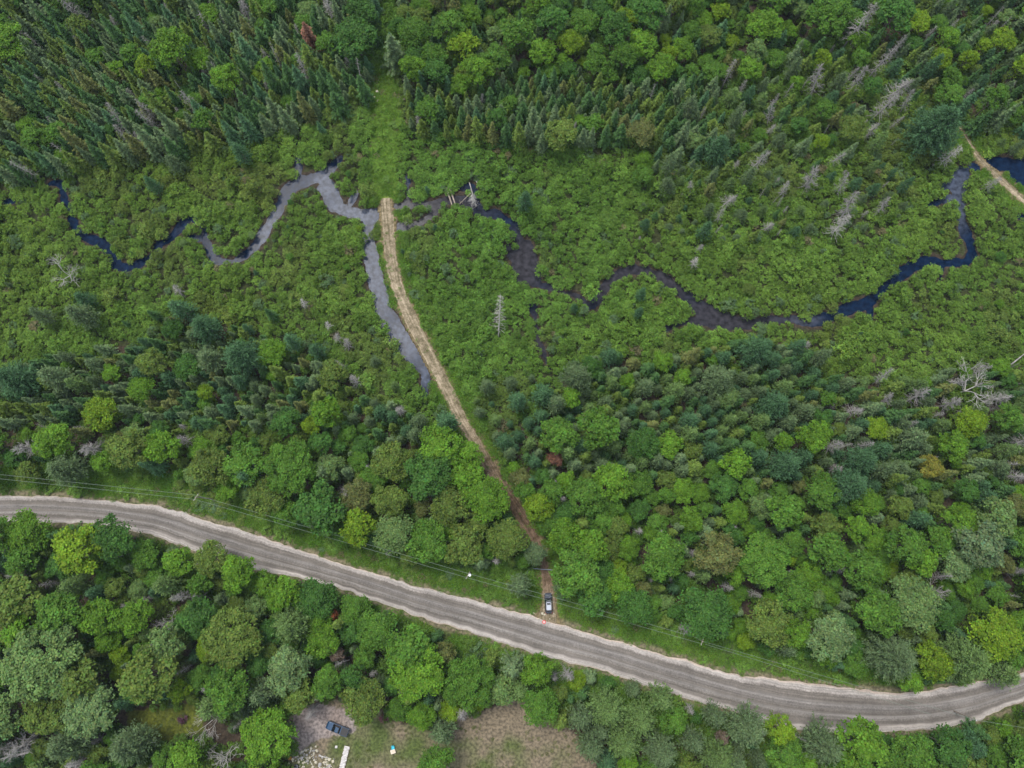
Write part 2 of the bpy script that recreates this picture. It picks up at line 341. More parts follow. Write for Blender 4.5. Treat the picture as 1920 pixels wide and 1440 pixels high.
for i in range(3):
    T, Q = bare(41+i); SNAG.append((T, Q, 9., 3.2))
KIND['dead_tree'] = []
for (T, Q, h, r) in SNAG:
    for mm in (M_GREY, M_WHITEWOOD):
        KIND['dead_tree'].append(dict(crown=mesh_quads('dead_tree_branches', Q, [mm]), trunk=mesh_quads('dead_tree_trunk', T, [mm]), both=mesh_quads('dead_tree_whole', np.vstack([T, Q]), [mm]), h=h, r=r))

# ------------------------------------------------------------------ colours
PAL = {
 'mid green': (.072,.150,.022), 'bright green': (.092,.182,.018), 'yellow-green': (.125,.200,.014), 'deep green': (.050,.118,.024), 'olive green': (.096,.140,.030),
 'pale grey-green': (.112,.175,.062), 'silvery green': (.135,.205,.090), 'brownish green': (.115,.128,.046), 'blue-green': (.060,.125,.065), 'grey-green': (.098,.142,.075),
 'dark green': (.050,.105,.036), 'dull brown': (.150,.115,.085), 'orange-red': (.26,.085,.035), 'golden': (.19,.19,.03), 'grey': (.3,.3,.3), 'bleached white': (.6,.6,.55), 'rust-brown': (.19,.095,.06)}
SAT = np.array([.98, 1.04, .82])
for k_ in list(PAL):
    if 'green' in k_: PAL[k_] = tuple(np.array(PAL[k_])*SAT)
MIX = {
 'broadleaf_tree': [('mid green',.32),('bright green',.26),('olive green',.13),('deep green',.15),('pale grey-green',.05),('yellow-green',.06),('brownish green',.03)],
 'spruce_tree': [('dark green',.34),('olive green',.26),('blue-green',.08),('grey-green',.26),('brownish green',.06)],
 'larch_tree': [('blue-green',.40),('grey-green',.40),('pale grey-green',.20)]}
def pick(k, rnd):
    if k == 'dead_tree': return 'grey'
    s = rnd*sum(wt for _, wt in MIX[k])
    for c, wt in MIX[k]:
        s -= wt
        if s <= 0: return c
    return MIX[k][0][0]

# ------------------------------------------------------------------ where the trees stand
ZONES = [  # polygon over the crowns in the photo, cover per kind, size factor
 ('TL', [(-400,-300),(685,-300),(705,0),(700,60),(690,120),(690,165),(600,195),(540,215),(430,250),(330,275),(230,280),(130,300),(60,322),(-400,345)], dict(spruce_tree=.72, broadleaf_tree=.21, dead_tree=.07), .95, .62),
 ('TM', [(742,-300),(1560,-300),(1560,60),(1450,130),(1300,140),(1100,150),(900,150),(765,120),(745,60)], dict(broadleaf_tree=.80, spruce_tree=.2), .85, .74),
 ('TB', [(757,125),(900,150),(1100,150),(1300,140),(1350,150),(1340,290),(1270,262),(1150,255),(1050,270),(950,250),(850,250),(765,235)], dict(spruce_tree=.85, broadleaf_tree=.12, dead_tree=.03), .85, .62),
 ('TC', [(1300,140),(1450,130),(1560,60),(1700,130),(1740,200),(1700,270),(1600,280),(1450,290),(1400,350),(1190,350),(1200,262)], dict(spruce_tree=.46, larch_tree=.14, dead_tree=.17, broadleaf_tree=.23), .85, .95),
 ('TR', [(1560,-300),(2350,-300),(2350,250),(1950,230),(1850,225),(1790,190),(1700,130),(1560,60)], dict(broadleaf_tree=.55, spruce_tree=.28, larch_tree=.12, dead_tree=.05), .9, .8),
 ('TS', [(1190,330),(1400,290),(1660,280),(1710,400),(1560,450),(1400,440),(1300,470),(1200,460)], dict(larch_tree=.40, dead_tree=.25, spruce_tree=.35), .58, 1.45),
 ('TX', [(1740,250),(1850,225),(2300,240),(2300,300),(1930,290),(1840,250)], dict(larch_tree=.3, spruce_tree=.4, broadleaf_tree=.3), .6, 1.4),
 ('MX', [(60,350),(560,250),(1180,280),(1190,340),(1700,430),(1900,420),(1920,640),(1500,640),(900,640),(300,540),(0,560)], dict(larch_tree=.4, spruce_tree=.2, broadleaf_tree=.4), .30, 5.0),
 ('LF', [(60,322),(330,280),(560,215),(690,170),(700,215),(560,250),(400,290),(200,320),(60,345)], dict(spruce_tree=.8, dead_tree=.2), .7, 1.5),
 ('MS', [(-400,600),(120,640),(300,560),(480,570),(620,610),(740,700),(780,760),(700,730),(500,600),(300,600),(-400,690)], dict(larch_tree=.3, spruce_tree=.5, dead_tree=.2), .6, 2.0),
 ('M1', [(-400,700),(0,690),(100,665),(260,645),(330,590),(430,600),(540,650),(650,710),(760,770),(800,800),(760,830),(500,800),(250,790),(-400,800)], dict(spruce_tree=.72, larch_tree=.16, broadleaf_tree=.12), .75, .66),
 ('M2', [(-400,800),(250,790),(500,800),(760,830),(850,800),(885,850),(905,890),(960,960),(985,1005),(1005,1062),(985,1072),(940,1050),(880,1062),(800,1050),(700,1030),(620,1003),(520,968),(420,925),(330,893),(240,872),(120,886),(-400,890)], dict(broadleaf_tree=.80, spruce_tree=.17, dead_tree=.03), .86, .72),
 ('C0', [(870,735),(1000,700),(1080,690),(1040,760),(1000,830),(935,850)], dict(larch_tree=1.0), .6, 1.3),
 ('C1', [(1050,720),(1130,660),(1230,680),(1380,640),(1530,640),(1560,760),(1500,900),(1300,880),(1100,880),(960,860),(935,830),(1010,770)], dict(spruce_tree=.62, larch_tree=.26, broadleaf_tree=.12), .82, .66),
 ('C3', [(1560,700),(1640,720),(1800,690),(2350,670),(2350,900),(1850,880),(1700,900),(1500,900),(1560,760)], dict(spruce_tree=.52, larch_tree=.2, dead_tree=.1, broadleaf_tree=.18), .82, .72),
 ('C2', [(945,860),(1100,880),(1500,900),(1850,880),(2350,900),(2350,1180),(2100,1200),(1900,1252),(1850,1275),(1700,1275),(1640,1255),(1570,1248),(1480,1228),(1400,1216),(1290,1190),(1230,1162),(1150,1132),(1048,1112),(1040,1000),(1005,965),(975,925)], dict(broadleaf_tree=.78, spruce_tree=.15, larch_tree=.05, dead_tree=.02), .88, .70),
 ('S1', [(-400,1030),(-100,1000),(0,990),(260,1005),(340,1040),(380,1035),(470,1075),(620,1115),(700,1150),(860,1210),(930,1240),(1000,1235),(1080,1268),(1150,1282),(1300,1322),(1400,1352),(1500,1378),(1650,1388),(1800,1378),(2000,1320),(2350,1220),(2350,1750),(-400,1750)], dict(broadleaf_tree=.74, larch_tree=.13, spruce_tree=.10, dead_tree=.03), .92, .70)]
LARCH_S = [(985,1280),(1150,1290),(1290,1330),(1330,1500),(1050,1500),(1090,1420),(1060,1370)]
trees = []; cell = {}
def free(x, y, r, f):
    i, j = int(x//6), int(y//6)
    for a in range(i-2, i+3):
        for b in range(j-2, j+3):
            for (x2, y2, r2) in cell.get((a, b), ()):
                if (x-x2)**2+(y-y2)**2 < (f*(r+r2))**2: return False
    return True
def clear(x, y, h, r, k=.75, low=.35):
    """keeps the road, tracks, water, yard in view"""
    for z, rr in ((0, .3), (h*low, r*k), (h*.75, r*k*.85), (h, r*.15)):
        u, v = proj(x, y, z); X, Y = ground(u, v, 0)
        s = (X*X+Y*Y)**.5/max((x*x+y*y)**.5, 1e-3); m = rr*max(1, s)
        if sample(Dr, X, Y) < m or sample(Dt, X, Y) < m*.8 or sample(Dw, X, Y) < m*.6: return False
        if r > 0:
            for q in range(0, 360, 60):
                xx, yy = X+m*math.cos(R(q))*.8, Y+m*math.sin(R(q))*.8
                if sample(m_lawn, xx, yy) or sample(m_strip, xx, yy): return False
        if z < h*.8 and (sample(m_yard, X, Y) or sample(m_lawn, X, Y) or sample(m_strip, X, Y)): return False
    return True
def put(kind, x, y, s, colour, pi=None, hero=False, sz=1.0, lean=0.0):
    P = KIND[kind]
    if pi is None:
        pi = random.randrange(7 if kind == 'broadleaf_tree' else 4 if kind == 'larch_tree' else len(P))
        if kind == 'dead_tree': pi = random.choice([0, 0, 2, 2, 4, 6, 6, 8, 8])
    p = P[pi]
    trees.append(dict(kind=kind, x=x, y=y, s=s, sz=sz, c=colour, pi=pi, hero=hero, rot=random.uniform(0, 6.28), h=p['h']*s*sz, r=p['r']*s, lean=lean))
    cell.setdefault((int(x//6), int(y//6)), []).append((x, y, p['r']*s))
# crowns that can be told apart in the photo: (u, v, radius px, colour)
HB = '''600 955 44 deep green|803 887 41 deep green|543 877 52 mid green|457 870 36 mid green|393 877 36 olive green|243 843 36 olive green|300 840 30 bright green|617 877 24 pale grey-green|190 773 30 yellow-green|100 823 32 bright green|500 933 34 olive green|733 867 34 olive green|823 838 38 bright green|880 852 25 bright green|670 933 28 brownish green|733 937 30 olive green|843 947 34 olive green|913 937 38 bright green|1010 950 25 yellow-green|1123 803 36 mid green|1150 903 34 bright green|1100 930 34 mid green|1207 830 28 deep green|671 987 31 yellow-green|737 1000 34 pale grey-green|803 1017 37 mid green|873 1023 36 olive green|950 1010 34 olive green|1004 1038 19 grey-green|1060 1003 30 bright green|1080 1075 42 mid green|1107 1027 32 bright green|1160 1100 28 bright green|1207 1105 15 brownish green|1243 1040 38 mid green|783 1260 54 bright green|880 1280 50 mid green|683 1317 36 olive green|707 1180 34 mid green|767 1213 38 mid green|1007 1255 28 bright green|817 1432 30 mid green|437 1197 56 olive green|77 1243 72 pale grey-green|167 1330 50 silvery green|278 1268 46 olive green|337 1293 20 yellow-green|150 1277 38 olive green|500 1380 50 bright green|352 1424 32 bright green|537 1253 38 silvery green|613 1277 28 mid green|150 1030 44 yellow-green|50 1000 38 bright green|213 1010 38 deep green|397 1045 30 olive green|443 1072 30 bright green|593 1122 34 deep green|533 1113 30 bright green|33 1123 44 olive green|110 1150 40 mid green|187 1160 34 bright green|253 1160 30 bright green|373 1160 34 deep green|1323 1150 46 deep green|1430 1050 48 mid green|1347 1037 38 brownish green|1440 1170 40 olive green|1557 1192 40 silvery green|1487 1110 34 mid green|1553 1033 34 mid green|1620 1070 34 mid green|1710 1133 46 pale grey-green|1867 1190 43 yellow-green|1793 1057 28 silvery green|1840 1020 42 grey-green|1797 980 30 bright green|1697 1023 34 mid green|1755 1240 32 yellow-green|1613 1400 46 bright green|1460 1368 26 yellow-green|1713 1412 36 mid green|1780 1400 34 deep green|667 70 38 deep green|777 60 28 mid green|843 50 30 mid green|870 83 28 yellow-green|813 107 24 mid green|816 133 24 deep green|893 133 28 bright green|930 110 26 mid green|970 63 30 mid green|1017 97 24 bright green|1037 40 27 deep green|1070 80 22 yellow-green|1097 43 24 mid green|1173 40 22 yellow-green|1217 23 30 deep green|1203 83 27 bright green|1557 23 44 mid green|1677 27 34 deep green|1545 110 16 yellow-green|1612 75 18 bright green|1765 110 18 yellow-green|1815 112 15 yellow-green|1540 265 14 yellow-green|1810 700 12 bright green|1820 790 26 yellow-green|1787 835 26 bright green|1530 820 28 bright green|1543 785 18 deep green|385 735 14 yellow-green|265 727 22 bright green|1380 870 26 bright green|1745 875 20 golden|1043 860 12 rust-brown|627 1153 8 orange-red|632 1227 13 dull brown|1353 1383 12 dull brown|980 1013 11 dull brown|1345 1118 10 dull brown'''
HL = '''450 285 15|325 305 16|285 345 12|1760 235 46|985 375 14|1417 655 28|1347 713 30|1453 757 28|1473 870 30|1617 863 28|1593 910 34|1713 820 22|1083 707 28|1020 740 22|970 750 16|913 723 14|837 790 19|1143 667 15|1203 550 9|1077 577 8|1198 585 8|157 560 16|77 590 14|150 590 20|337 580 19|383 613 26|450 667 34|393 673 24|547 640 15|593 657 15|27 710 34|103 707 24|1347 277 24|1380 220 12|1293 200 15|1330 393 12|1323 430 12|1677 1232 44|1813 1238 44|1547 1400 38|1403 1365 36|1340 1343 20|547 1170 36|310 1097 20|140 1097 22|975 1097 20|610 885 18|1345 1420 32|1140 1330 34|1090 1345 26|1200 1350 30|1240 1310 24|1170 1390 32|1110 1400 26|1240 1410 30|1300 1390 22|830 1372 24|465 893 20|120 880 30|1885 1265 26|400 1325 26|490 1300 26|240 1400 36|125 1395 34|1210 420 10|1700 345 9'''
HD = '''1600 60 19 0|1360 150 10 0|1533 165 12 6|1603 160 13 0|1680 165 13 6|1650 205 12 6|1447 222 10 2|1413 307 12 2|1520 345 12 6|1470 358 9 2|1363 372 9 6|1347 407 8 2|1587 403 12 6|1567 432 11 7|1580 355 11 2|1653 395 8 6|1440 422 7 6|1770 297 10 7|1853 347 7 6|1300 360 9 0|1627 250 9 6|1513 645 10 0|1300 497 7 7|1813 737 13 13|1775 760 10 6|1713 750 11 6|1663 757 8 6|1593 765 9 6|1553 838 10 6|1908 830 12 6|1860 745 11 6|127 512 10 13|330 545 9 2|570 572 7 3|617 613 7 3|629 635 8 2|57 833 12 6|173 837 12 6|650 650 7 6|670 718 8 6|753 770 8 6|647 917 10 6|163 30 14 2|290 232 11 0|223 232 11 0|240 262 10 0|367 200 12 2|620 30 13 1|425 150 12 8|300 95 13 8|525 120 11 8|320 1158 9 11|407 1345 10 13|430 1405 10 11|53 1380 14 6|20 1400 12 0|143 1436 12 1|587 1325 9 6|1747 1112 9 10|1060 1262 9 6|1050 560 1 0|885 372 9 3|1790 712 9 0|1830 700 10 2|1650 715 10 0|1905 890 9 6|1890 1115 8 8|705 1262 7 0|800 1330 1 0|60 322 11 0|130 292 12 8|460 190 10 2|510 205 9 8|1640 130 13 2|1700 200 11 0|1560 300 9 2'''
def scale_at(x, y, z):
    u, v = proj(x, y, z); u2, v2 = proj(x+1, y, z); return abs(u2-u)
for ln in HB.split('|'):
    a = ln.split(' ', 3); u, v, rp_ = float(a[0]), float(a[1]), float(a[2]); pi = random.randrange(7)
    big = rp_/scale_at(*[float(q) for q in ground(u, v, 9)], 9) > 5.9; pi = random.choice([7, 8]) if big else pi; p = KIND['broadleaf_tree'][pi]; z = 9
    for _ in range(3):
        x, y = ground(u, v, z); s = rp_*1.05/scale_at(x, y, z)/p['r']; hs = max(.45, .35+.62*s) if s < 1.15 else 1.1+(s-1.15)*.3; z = p['h']*hs*.72
    put('broadleaf_tree', float(x), float(y), s, a[3], pi, True, hs/s)
for ln in HL.split('|'):
    a = ln.split(); u, v, rp_ = map(float, a[:3]); rr_ = rp_/scale_at(*[float(q) for q in ground(u, v, 6)], 6); pi = 4 if rr_ > 5.2 else 5 if rr_ > 3.4 else random.randrange(4); p = KIND['larch_tree'][pi]; z = 6
    for _ in range(3):
        x, y = ground(u, v, z); s = rp_*1.1/scale_at(x, y, z)/p['r']; hs = .45+.6*s if s < 1 else 1.05+(s-1)*.4; z = p['h']*hs*.6
    put('larch_tree', float(x), float(y), s, random.choice(['blue-green', 'blue-green', 'grey-green']) if v < 1000 else random.choice(['grey-green', 'pale grey-green']), pi, True, hs/s)
for ln in HD.split('|'):
    u, v, hh, pi = map(float, ln.split()); pi = int(pi)
    if hh < 2: continue
    x, y = ground(u, v, hh*.4); p = KIND['dead_tree'][pi]; s = hh/p['h']*1.05
    put('dead_tree', float(x), float(y), s, 'bleached white' if pi % 2 else 'grey', pi, True, lean=R(random.uniform(2, 14)))
put('dead_tree', *[float(a) for a in ground(934, 634, 0)], 1.15, 'bleached white', 1, True, lean=R(38)); trees[-1]['rot'] = math.pi-.1
# two rust-brown spruces and the tall pine at the head of the cut strip
for u, v, s, c in [(586, 85, 1.15, 'rust-brown'), (744, 120, 1.45, 'grey-green'), (1035, 858, .6, 'rust-brown')]:
    x, y = ground(u, v, 2); put('spruce_tree', float(x), float(y), s, c, 2, True)
# the rest, zone by zone
for zn, P, mixk, sf, fpack in ZONES:
    us, vs = [p[0] for p in P], [p[1] for p in P]
    area = 0
    G_ = np.array([ground(*p) for p in P]); area = abs(np.sum(G_[:, 0]*np.roll(G_[:, 1], -1)-G_[:, 1]*np.roll(G_[:, 0], -1)))/2
    ks = sorted(mixk, key=lambda k: -{'broadleaf_tree': 3, 'larch_tree': 2, 'spruce_tree': 1, 'dead_tree': 0}[k])
    for kind in ks:
        Pk = KIND[kind]; rm = {'broadleaf_tree': 4.2, 'spruce_tree': 2.2, 'larch_tree': 2.5, 'dead_tree': 1.6}[kind]*sf
        want = int(area*mixk[kind]/(math.pi*(rm*fpack*1.08)**2)); got = 0; tries = 0
        while got < want and tries < want*14:
            tries += 1
            u, v = RNG.uniform(min(us), max(us)), RNG.uniform(min(vs), max(vs))
            if not inpoly(u, v, P): continue
            s = sf*RNG.uniform(.58, 1.22)
            if kind == 'broadleaf_tree' and RNG.random() < (.8 if zn == 'TL' else .5): s *= .62
            pi = None
            h0 = {'broadleaf_tree': 13, 'spruce_tree': 12, 'larch_tree': 11, 'dead_tree': 11}[kind]*s
            x, y = ground(u, v, h0*.6); x, y = float(x), float(y)
            if not (X0+5 < x < X1-5 and Y0+5 < y < Y1-5): continue
            r = rm/sf*s
            if kind == 'larch_tree' and zn == 'S1' and not inpoly(u, v, LARCH_S) and RNG.random() < .4: continue
            if kind == 'broadleaf_tree' and zn == 'S1' and inpoly(u, v, LARCH_S) and RNG.random() < .8: continue
            if not free(x, y, r, fpack) or not clear(x, y, h0, r): continue
            c = pick(kind, RNG.random())
            put(kind, x, y, s, c, None, False, RNG.uniform(.8, 1.22), lean=R(RNG.uniform(0, 8)) if kind == 'dead_tree' else 0); got += 1
print('TREES', len(trees), {k: sum(t['kind'] == k for t in trees) for k in KIND})

# ------------------------------------------------------------------ instancing for what is past counting
def scatter(name, protos, pts, rot, scl, idx, tint, **props):
    """one object: points with a geometry-nodes tree placing the prototypes"""
    me = bpy.data.meshes.new(name); n = len(pts); me.vertices.add(n); me.vertices.foreach_set('co', np.asarray(pts, np.float32).reshape(-1))
    for nm, ty, arr, key in (('rot', 'FLOAT_VECTOR', rot, 'vector'), ('scl', 'FLOAT_VECTOR', scl, 'vector'), ('pidx', 'INT', idx, 'value')):
        at = me.attributes.new(nm, ty, 'POINT'); at.data.foreach_set(key, np.asarray(arr).astype(np.int32 if ty == 'INT' else np.float32).reshape(-1))
    at = me.attributes.new('tint', 'FLOAT_COLOR', 'POINT'); c = np.ones((n, 4), np.float32); c[:, :3] = tint; at.data.foreach_set('color', c.reshape(-1))
    o = link(name, me, **props)
    cl = bpy.data.collections.new(name+'_kinds')
    for i, m in enumerate(protos):
        po = bpy.data.objects.new('%s_kind_%02d' % (name, i), m); cl.objects.link(po)
    ng = bpy.data.node_groups.new(name, 'GeometryNodeTree'); ng.interface.new_socket('Geometry', in_out='INPUT', socket_type='NodeSocketGeometry'); ng.interface.new_socket('Geometry', in_out='OUTPUT', socket_type='NodeSocketGeometry')
    n_ = ng.nodes; l = ng.links; gi, go = n_.new('NodeGroupInput'), n_.new('NodeGroupOutput'); ip = n_.new('GeometryNodeInstanceOnPoints'); ci = n_.new('GeometryNodeCollectionInfo')
    ci.inputs['Collection'].default_value = cl; ci.inputs['Separate Children'].default_value = True; ci.inputs['Reset Children'].default_value = True
    def attr(nm, ty):
        a = n_.new('GeometryNodeInputNamedAttribute'); a.data_type = ty; a.inputs['Name'].default_value = nm; return a.outputs['Attribute']
    l.new(gi.outputs[0], ip.inputs['Points']); l.new(ci.outputs[0], ip.inputs['Instance']); ip.inputs['Pick Instance'].default_value = True
    l.new(attr('pidx', 'INT'), ip.inputs['Instance Index']); l.new(attr('rot', 'FLOAT_VECTOR'), ip.inputs['Rotation']); l.new(attr('scl', 'FLOAT_VECTOR'), ip.inputs['Scale'])
    l.new(ip.outputs[0], go.inputs[0]); md = o.modifiers.new('scatter', 'NODES'); md.node_group = ng
    return o

# ------------------------------------------------------------------ the trees one can count
ZNAME = lambda u, v: (
 'south of the road' if v > np.interp(u, [p[0] for p in LO], [p[1] for p in LO])-12 else
 'in the lower left wood' if v > 640 and u < np.interp(v, [600, 780, 940, 1160], [775, 863, 957, 1027]) else
 'in the lower right wood' if v > 640 else
 'in the marsh' if v > 290 else
 'in the far left wood' if u < 700 else
 'in the far middle wood' if u < 1300 else 'in the far right wood')
LANDMARK = [(1028,1130,70,'the dark car'),(877,1079,80,'the pole with the white cap'),(367,935,80,'the leaning utility pole'),(899,890,60,'the long metal culvert'),(1018,1068,60,'the track gate'),
 (635,1363,80,'the blue pickup'),(725,372,70,'the far end of the pale track'),(797,705,80,'the tip of the side channel'),(845,370,60,'the logs across the stream'),(300,1360,90,'the small round lawn'),
 (1745,875,70,'the golden tree'),(586,60,80,'the rust-brown spruce'),(337,1293,60,'the yellow-green tree by the lawn'),(1810,300,80,'the far dirt track'),(1803,340,60,'the grey pool'),
 (645,1420,90,'the white plank walk'),(850,1400,130,'the dry yard'),(1320,1205,60,'the pole half hidden by leaves'),(362,410,60,'the tight stream loop'),(1715,1440,50,'the lower right corner'),(1520,605,70,'the grey shallows')]
ONES = 'zero one two three four five six seven eight nine ten eleven twelve thirteen fourteen fifteen sixteen seventeen eighteen nineteen'.split()
TENS = 'x x twenty thirty forty fifty sixty seventy eighty ninety'.split()
def spell(n):
    n = max(0, min(99, int(n))); return ONES[n] if n < 20 else TENS[n//10]+('-'+ONES[n % 10] if n % 10 else '')
def place_labels(t, size):
    """labels for a tree, the most telling first"""
    kw = WORD[t['kind']][0]; base = f"{size} {t['c']} {kw}" if t['kind'] != 'dead_tree' else f"{size} {kw}"; u, v = t['u'], t['v']
    out = []
    for a, b, r, nm in sorted(LANDMARK, key=lambda q: math.hypot(q[0]-u, q[1]-v)):
        d = math.hypot(a-u, b-v)
        if d < r:
            an = math.degrees(math.atan2(b-v, u-a)) % 360; w_ = ['right', 'upper right', 'above', 'upper left', 'left', 'lower left', 'below', 'lower right'][int((an+22.5)//45) % 8]
            w_ = {'right': 'right of', 'left': 'left of', 'above': 'above', 'below': 'below'}.get(w_, 'to the '+w_+' of')
            out.append(f"{base} {'close ' if d < r*.55 else 'further '}{w_} {nm}")
    A, B = u/19.2, v/14.4
    out.append(f"{base} {ZNAME(u, v)}, {spell(A)} percent across, {spell(B)} down")
    out.append(f"{base}, {spell(A)} percent across and {spell(B)} down, {['left', 'right'][int(A*2) % 2]} of its {['upper', 'lower'][int(B*2) % 2]} neighbours")
    for k in range(1, 6): out.append(f"{base}, {spell(A+k*(1 if k % 2 else -1)*.5)} and a half percent across, {spell(B)} down")
    return out
WORD = {'broadleaf_tree': ('broadleaf tree', 'broadleaf'), 'spruce_tree': ('spruce', 'spruce'), 'larch_tree': ('feathery conifer', 'conifer'), 'dead_tree': ('dead tree', 'snag')}
GROUP = {'broadleaf_tree': 'broadleaf trees of the woods', 'spruce_tree': 'spruces of the woods', 'larch_tree': 'soft feathery conifers', 'dead_tree': 'dead trees standing bare'}
CAT = {'broadleaf_tree': 'broadleaf tree', 'spruce_tree': 'spruce', 'larch_tree': 'conifer', 'dead_tree': 'dead tree'}
seen_labels = {}
for t in trees:
    t['z'] = float(tz(t['x'], t['y']))-.05
    u, v = proj(t['x'], t['y'], t['z']+t['h']*.62); t['u'], t['v'] = float(u), float(v)
    inside = 6 < u < 1914 and 6 < v < 1434
    t['rank'] = (1e9 if t['hero'] else 0)+scale_at(t['x'], t['y'], t['h']*.6)**2*t['r']*(t['r']+.25*t['h']) if inside else -1
single, rest = [], []
for k in KIND:
    L = sorted([t for t in trees if t['kind'] == k], key=lambda t: -t['rank'])
    ok = [t for t in L[:300] if t['rank'] > 0]; single += ok; rest += [t for t in L if t not in ok] if len(L) < 900 else L[len(ok):]
print('SINGLE', len(single), 'REST', len(rest))
for t in single:
    p = KIND[t['kind']][t['pi']]
    e = bpy.data.objects.new(t['kind'], None); COL.objects.link(e); e.empty_display_size = .5
    e.location = (t['x'], t['y'], t['z']); e.rotation_euler = (t['lean'], 0, t['rot']); e.scale = (t['s'], t['s'], t['s']*t['sz'])
    c = np.array(PAL[t['c']])*RNG.uniform(.9, 1.12)
    cr = link('branches' if t['kind'] == 'dead_tree' else 'crown', p['crown'], e); cr['tint'] = [float(a) for a in c]
    if t['kind'] == 'dead_tree' and t['pi'] > 9: cr.data = p['both']; cr.name = 'bare_limbs'
    else: link('trunk', p['trunk'], e)
    size = 'small' if t['h'] < 8.5 else 'tall' if t['h'] > 13.5 else 'mid-sized'
    if t['kind'] == 'dead_tree': size = ('bleached ' if t['pi'] % 2 else 'grey ')+('forked' if t['pi'] > 9 else 'low' if t['h'] < 8.5 else 'tall' if t['h'] > 11.5 else 'bare')
    for lab in place_labels(t, size):
        if lab not in seen_labels and len(lab.split()) <= 16: break
    seen_labels[lab] = 1
    e['label'] = lab; e['category'] = CAT[t['kind']]; e['group'] = GROUP[t['kind']]
for k in KIND:
    L = [t for t in rest if t['kind'] == k]
    if not L: continue
    nm = {'broadleaf_tree': 'broadleaf_woodland', 'spruce_tree': 'spruce_woodland', 'larch_tree': 'conifer_woodland', 'dead_tree': 'dead_woodland'}[k]
    scatter(nm, [p['both'] for p in KIND[k]], [(t['x'], t['y'], t['z']) for t in L], [(t['lean'], 0, t['rot']) for t in L], [(t['s'], t['s'], t['s']*t['sz']) for t in L], [t['pi'] for t in L],
            [np.array(PAL[t['c']])*RNG.uniform(.9, 1.12) for t in L], kind='stuff', category='woodland',
            label={'broadleaf_tree': 'mass of smaller broadleaf trees filling the woods', 'spruce_tree': 'mass of smaller crowded spruces filling the woods', 'larch_tree': 'mass of soft conifers beyond the larger ones', 'dead_tree': 'bare dead trees scattered beyond the others'}[k])

# ------------------------------------------------------------------ ground cover
SHR = [(*shrub(50+i, h=hh, r=rr, n_cl=nc, leaf=lf)[:2], shrub(50+i, h=hh, r=rr, n_cl=nc, leaf=lf)[2]) for i, (hh, rr, nc, lf) in enumerate([(2.6,1.3,24,.25),(3.0,1.6,34,.26),(2.1,1.15,20,.26),(2.4,1.8,40,.26),(3.3,1.4,28,.25),(1.8,1.0,16,.25)])]
shr_m = []
for V, var, T in SHR:
    av = np.vstack([var, np.ones((len(T), 3))]); shr_m.append(mesh_quads('shrub_kind', np.vstack([V, T]), [M_LEAF, M_BARK], av, np.concatenate([np.zeros(len(V)), np.ones(len(T))])))
def jgrid(step, x0, x1, y0, y1):
    X, Y = np.meshgrid(np.arange(x0, x1, step), np.arange(y0, y1, step)); X = X.ravel()+RNG.uniform(-.55, .55, X.size)*step; Y = Y.ravel()+RNG.uniform(-.55, .55, Y.size)*step; return X, Y
dense = [Z for Z in ZONES if Z[0] in ('TL', 'TM', 'TB', 'TR', 'M1', 'M2', 'C1', 'C2', 'C3', 'S1')]
X, Y = jgrid(1.42, X0+3, X1-3, Y0+3, Y1-3)
U, V_ = proj(X, Y, 3)
inview = (U > -170) & (U < 2090) & (V_ > -130) & (V_ < 1570); X, Y, U, V_ = X[inview], Y[inview], U[inview], V_[inview]
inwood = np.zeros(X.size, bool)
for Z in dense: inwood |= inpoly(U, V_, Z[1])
sc = RNG.uniform(.5, 1.0, X.size)*(.55+.95*fnoise(X, Y, 9, 71))*np.where(RNG.random(X.size) < .07, 1.45, 1); hgt = 2.3*sc
keep = np.ones(X.size, bool)
for zf, mr in ((0, .6), (.6, .8), (1., .35)):
    uu, vv = proj(X, Y, hgt*zf); xx, yy = ground(uu, vv, 0)
    keep &= (sample(Dw, xx, yy) > mr*.34) & (sample(Dt, xx, yy) > mr*1.2) & (sample(Dr, xx, yy) > mr*.8)
gU, gV = proj(X, Y, 0)
instrip = sample(m_strip, X, Y)
keep &= ~(sample(m_yard, X, Y) | sample(m_lawn, X, Y)) & ~(instrip & (RNG.random(X.size) < .5)) & (sample(Dr, X, Y) > 1.0)
verge = (sample(Dr, X, Y) < 7.5) & ~inwood & (V_ > 850)
sideverge = (sample(Dt, X, Y) < 2.2) & (gV < 860)
keep &= ~(inwood & (RNG.random(X.size) < .45)) & ~(verge & (RNG.random(X.size) < .75)) & ~(sideverge & (RNG.random(X.size) < .8))
gap = fnoise(X, Y, 5, 81); keep &= (gap > .23)
verge |= instrip
X, Y, U, V_, sc, inwood, verge, instrip = [a[keep] for a in (X, Y, U, V_, sc, inwood, verge, instrip)]
n1, n2 = fnoise(X, Y, 30, 91)[:, None], fnoise(X, Y, 7, 95)[:, None]
A_, B_, C_ = np.array([.132,.192,.038]), np.array([.080,.166,.032]), np.array([.120,.200,.026])
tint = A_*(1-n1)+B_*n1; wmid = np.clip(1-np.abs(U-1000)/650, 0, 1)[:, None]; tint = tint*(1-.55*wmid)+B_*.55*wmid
tint = tint*(1-.3*n2)+C_*.3*n2; n3 = fnoise(X, Y, 11, 171)[:, None]; tint = tint*(.86+.46*n3)*np.array([1., 1., 1.])+np.array([.02, 0, .01])*(n3 < .36); tint = tint*RNG.uniform(.76, 1.22, (X.size, 1)); odd = RNG.random(X.size)
tint[odd < .008] = (.17,.15,.09); tint[(odd > .025) & (odd < .06)] = (.10,.16,.08); tint *= SAT; tint[inwood] *= .8; tint[instrip] = tint[instrip]*.4+np.array([.12,.22,.02])*.6
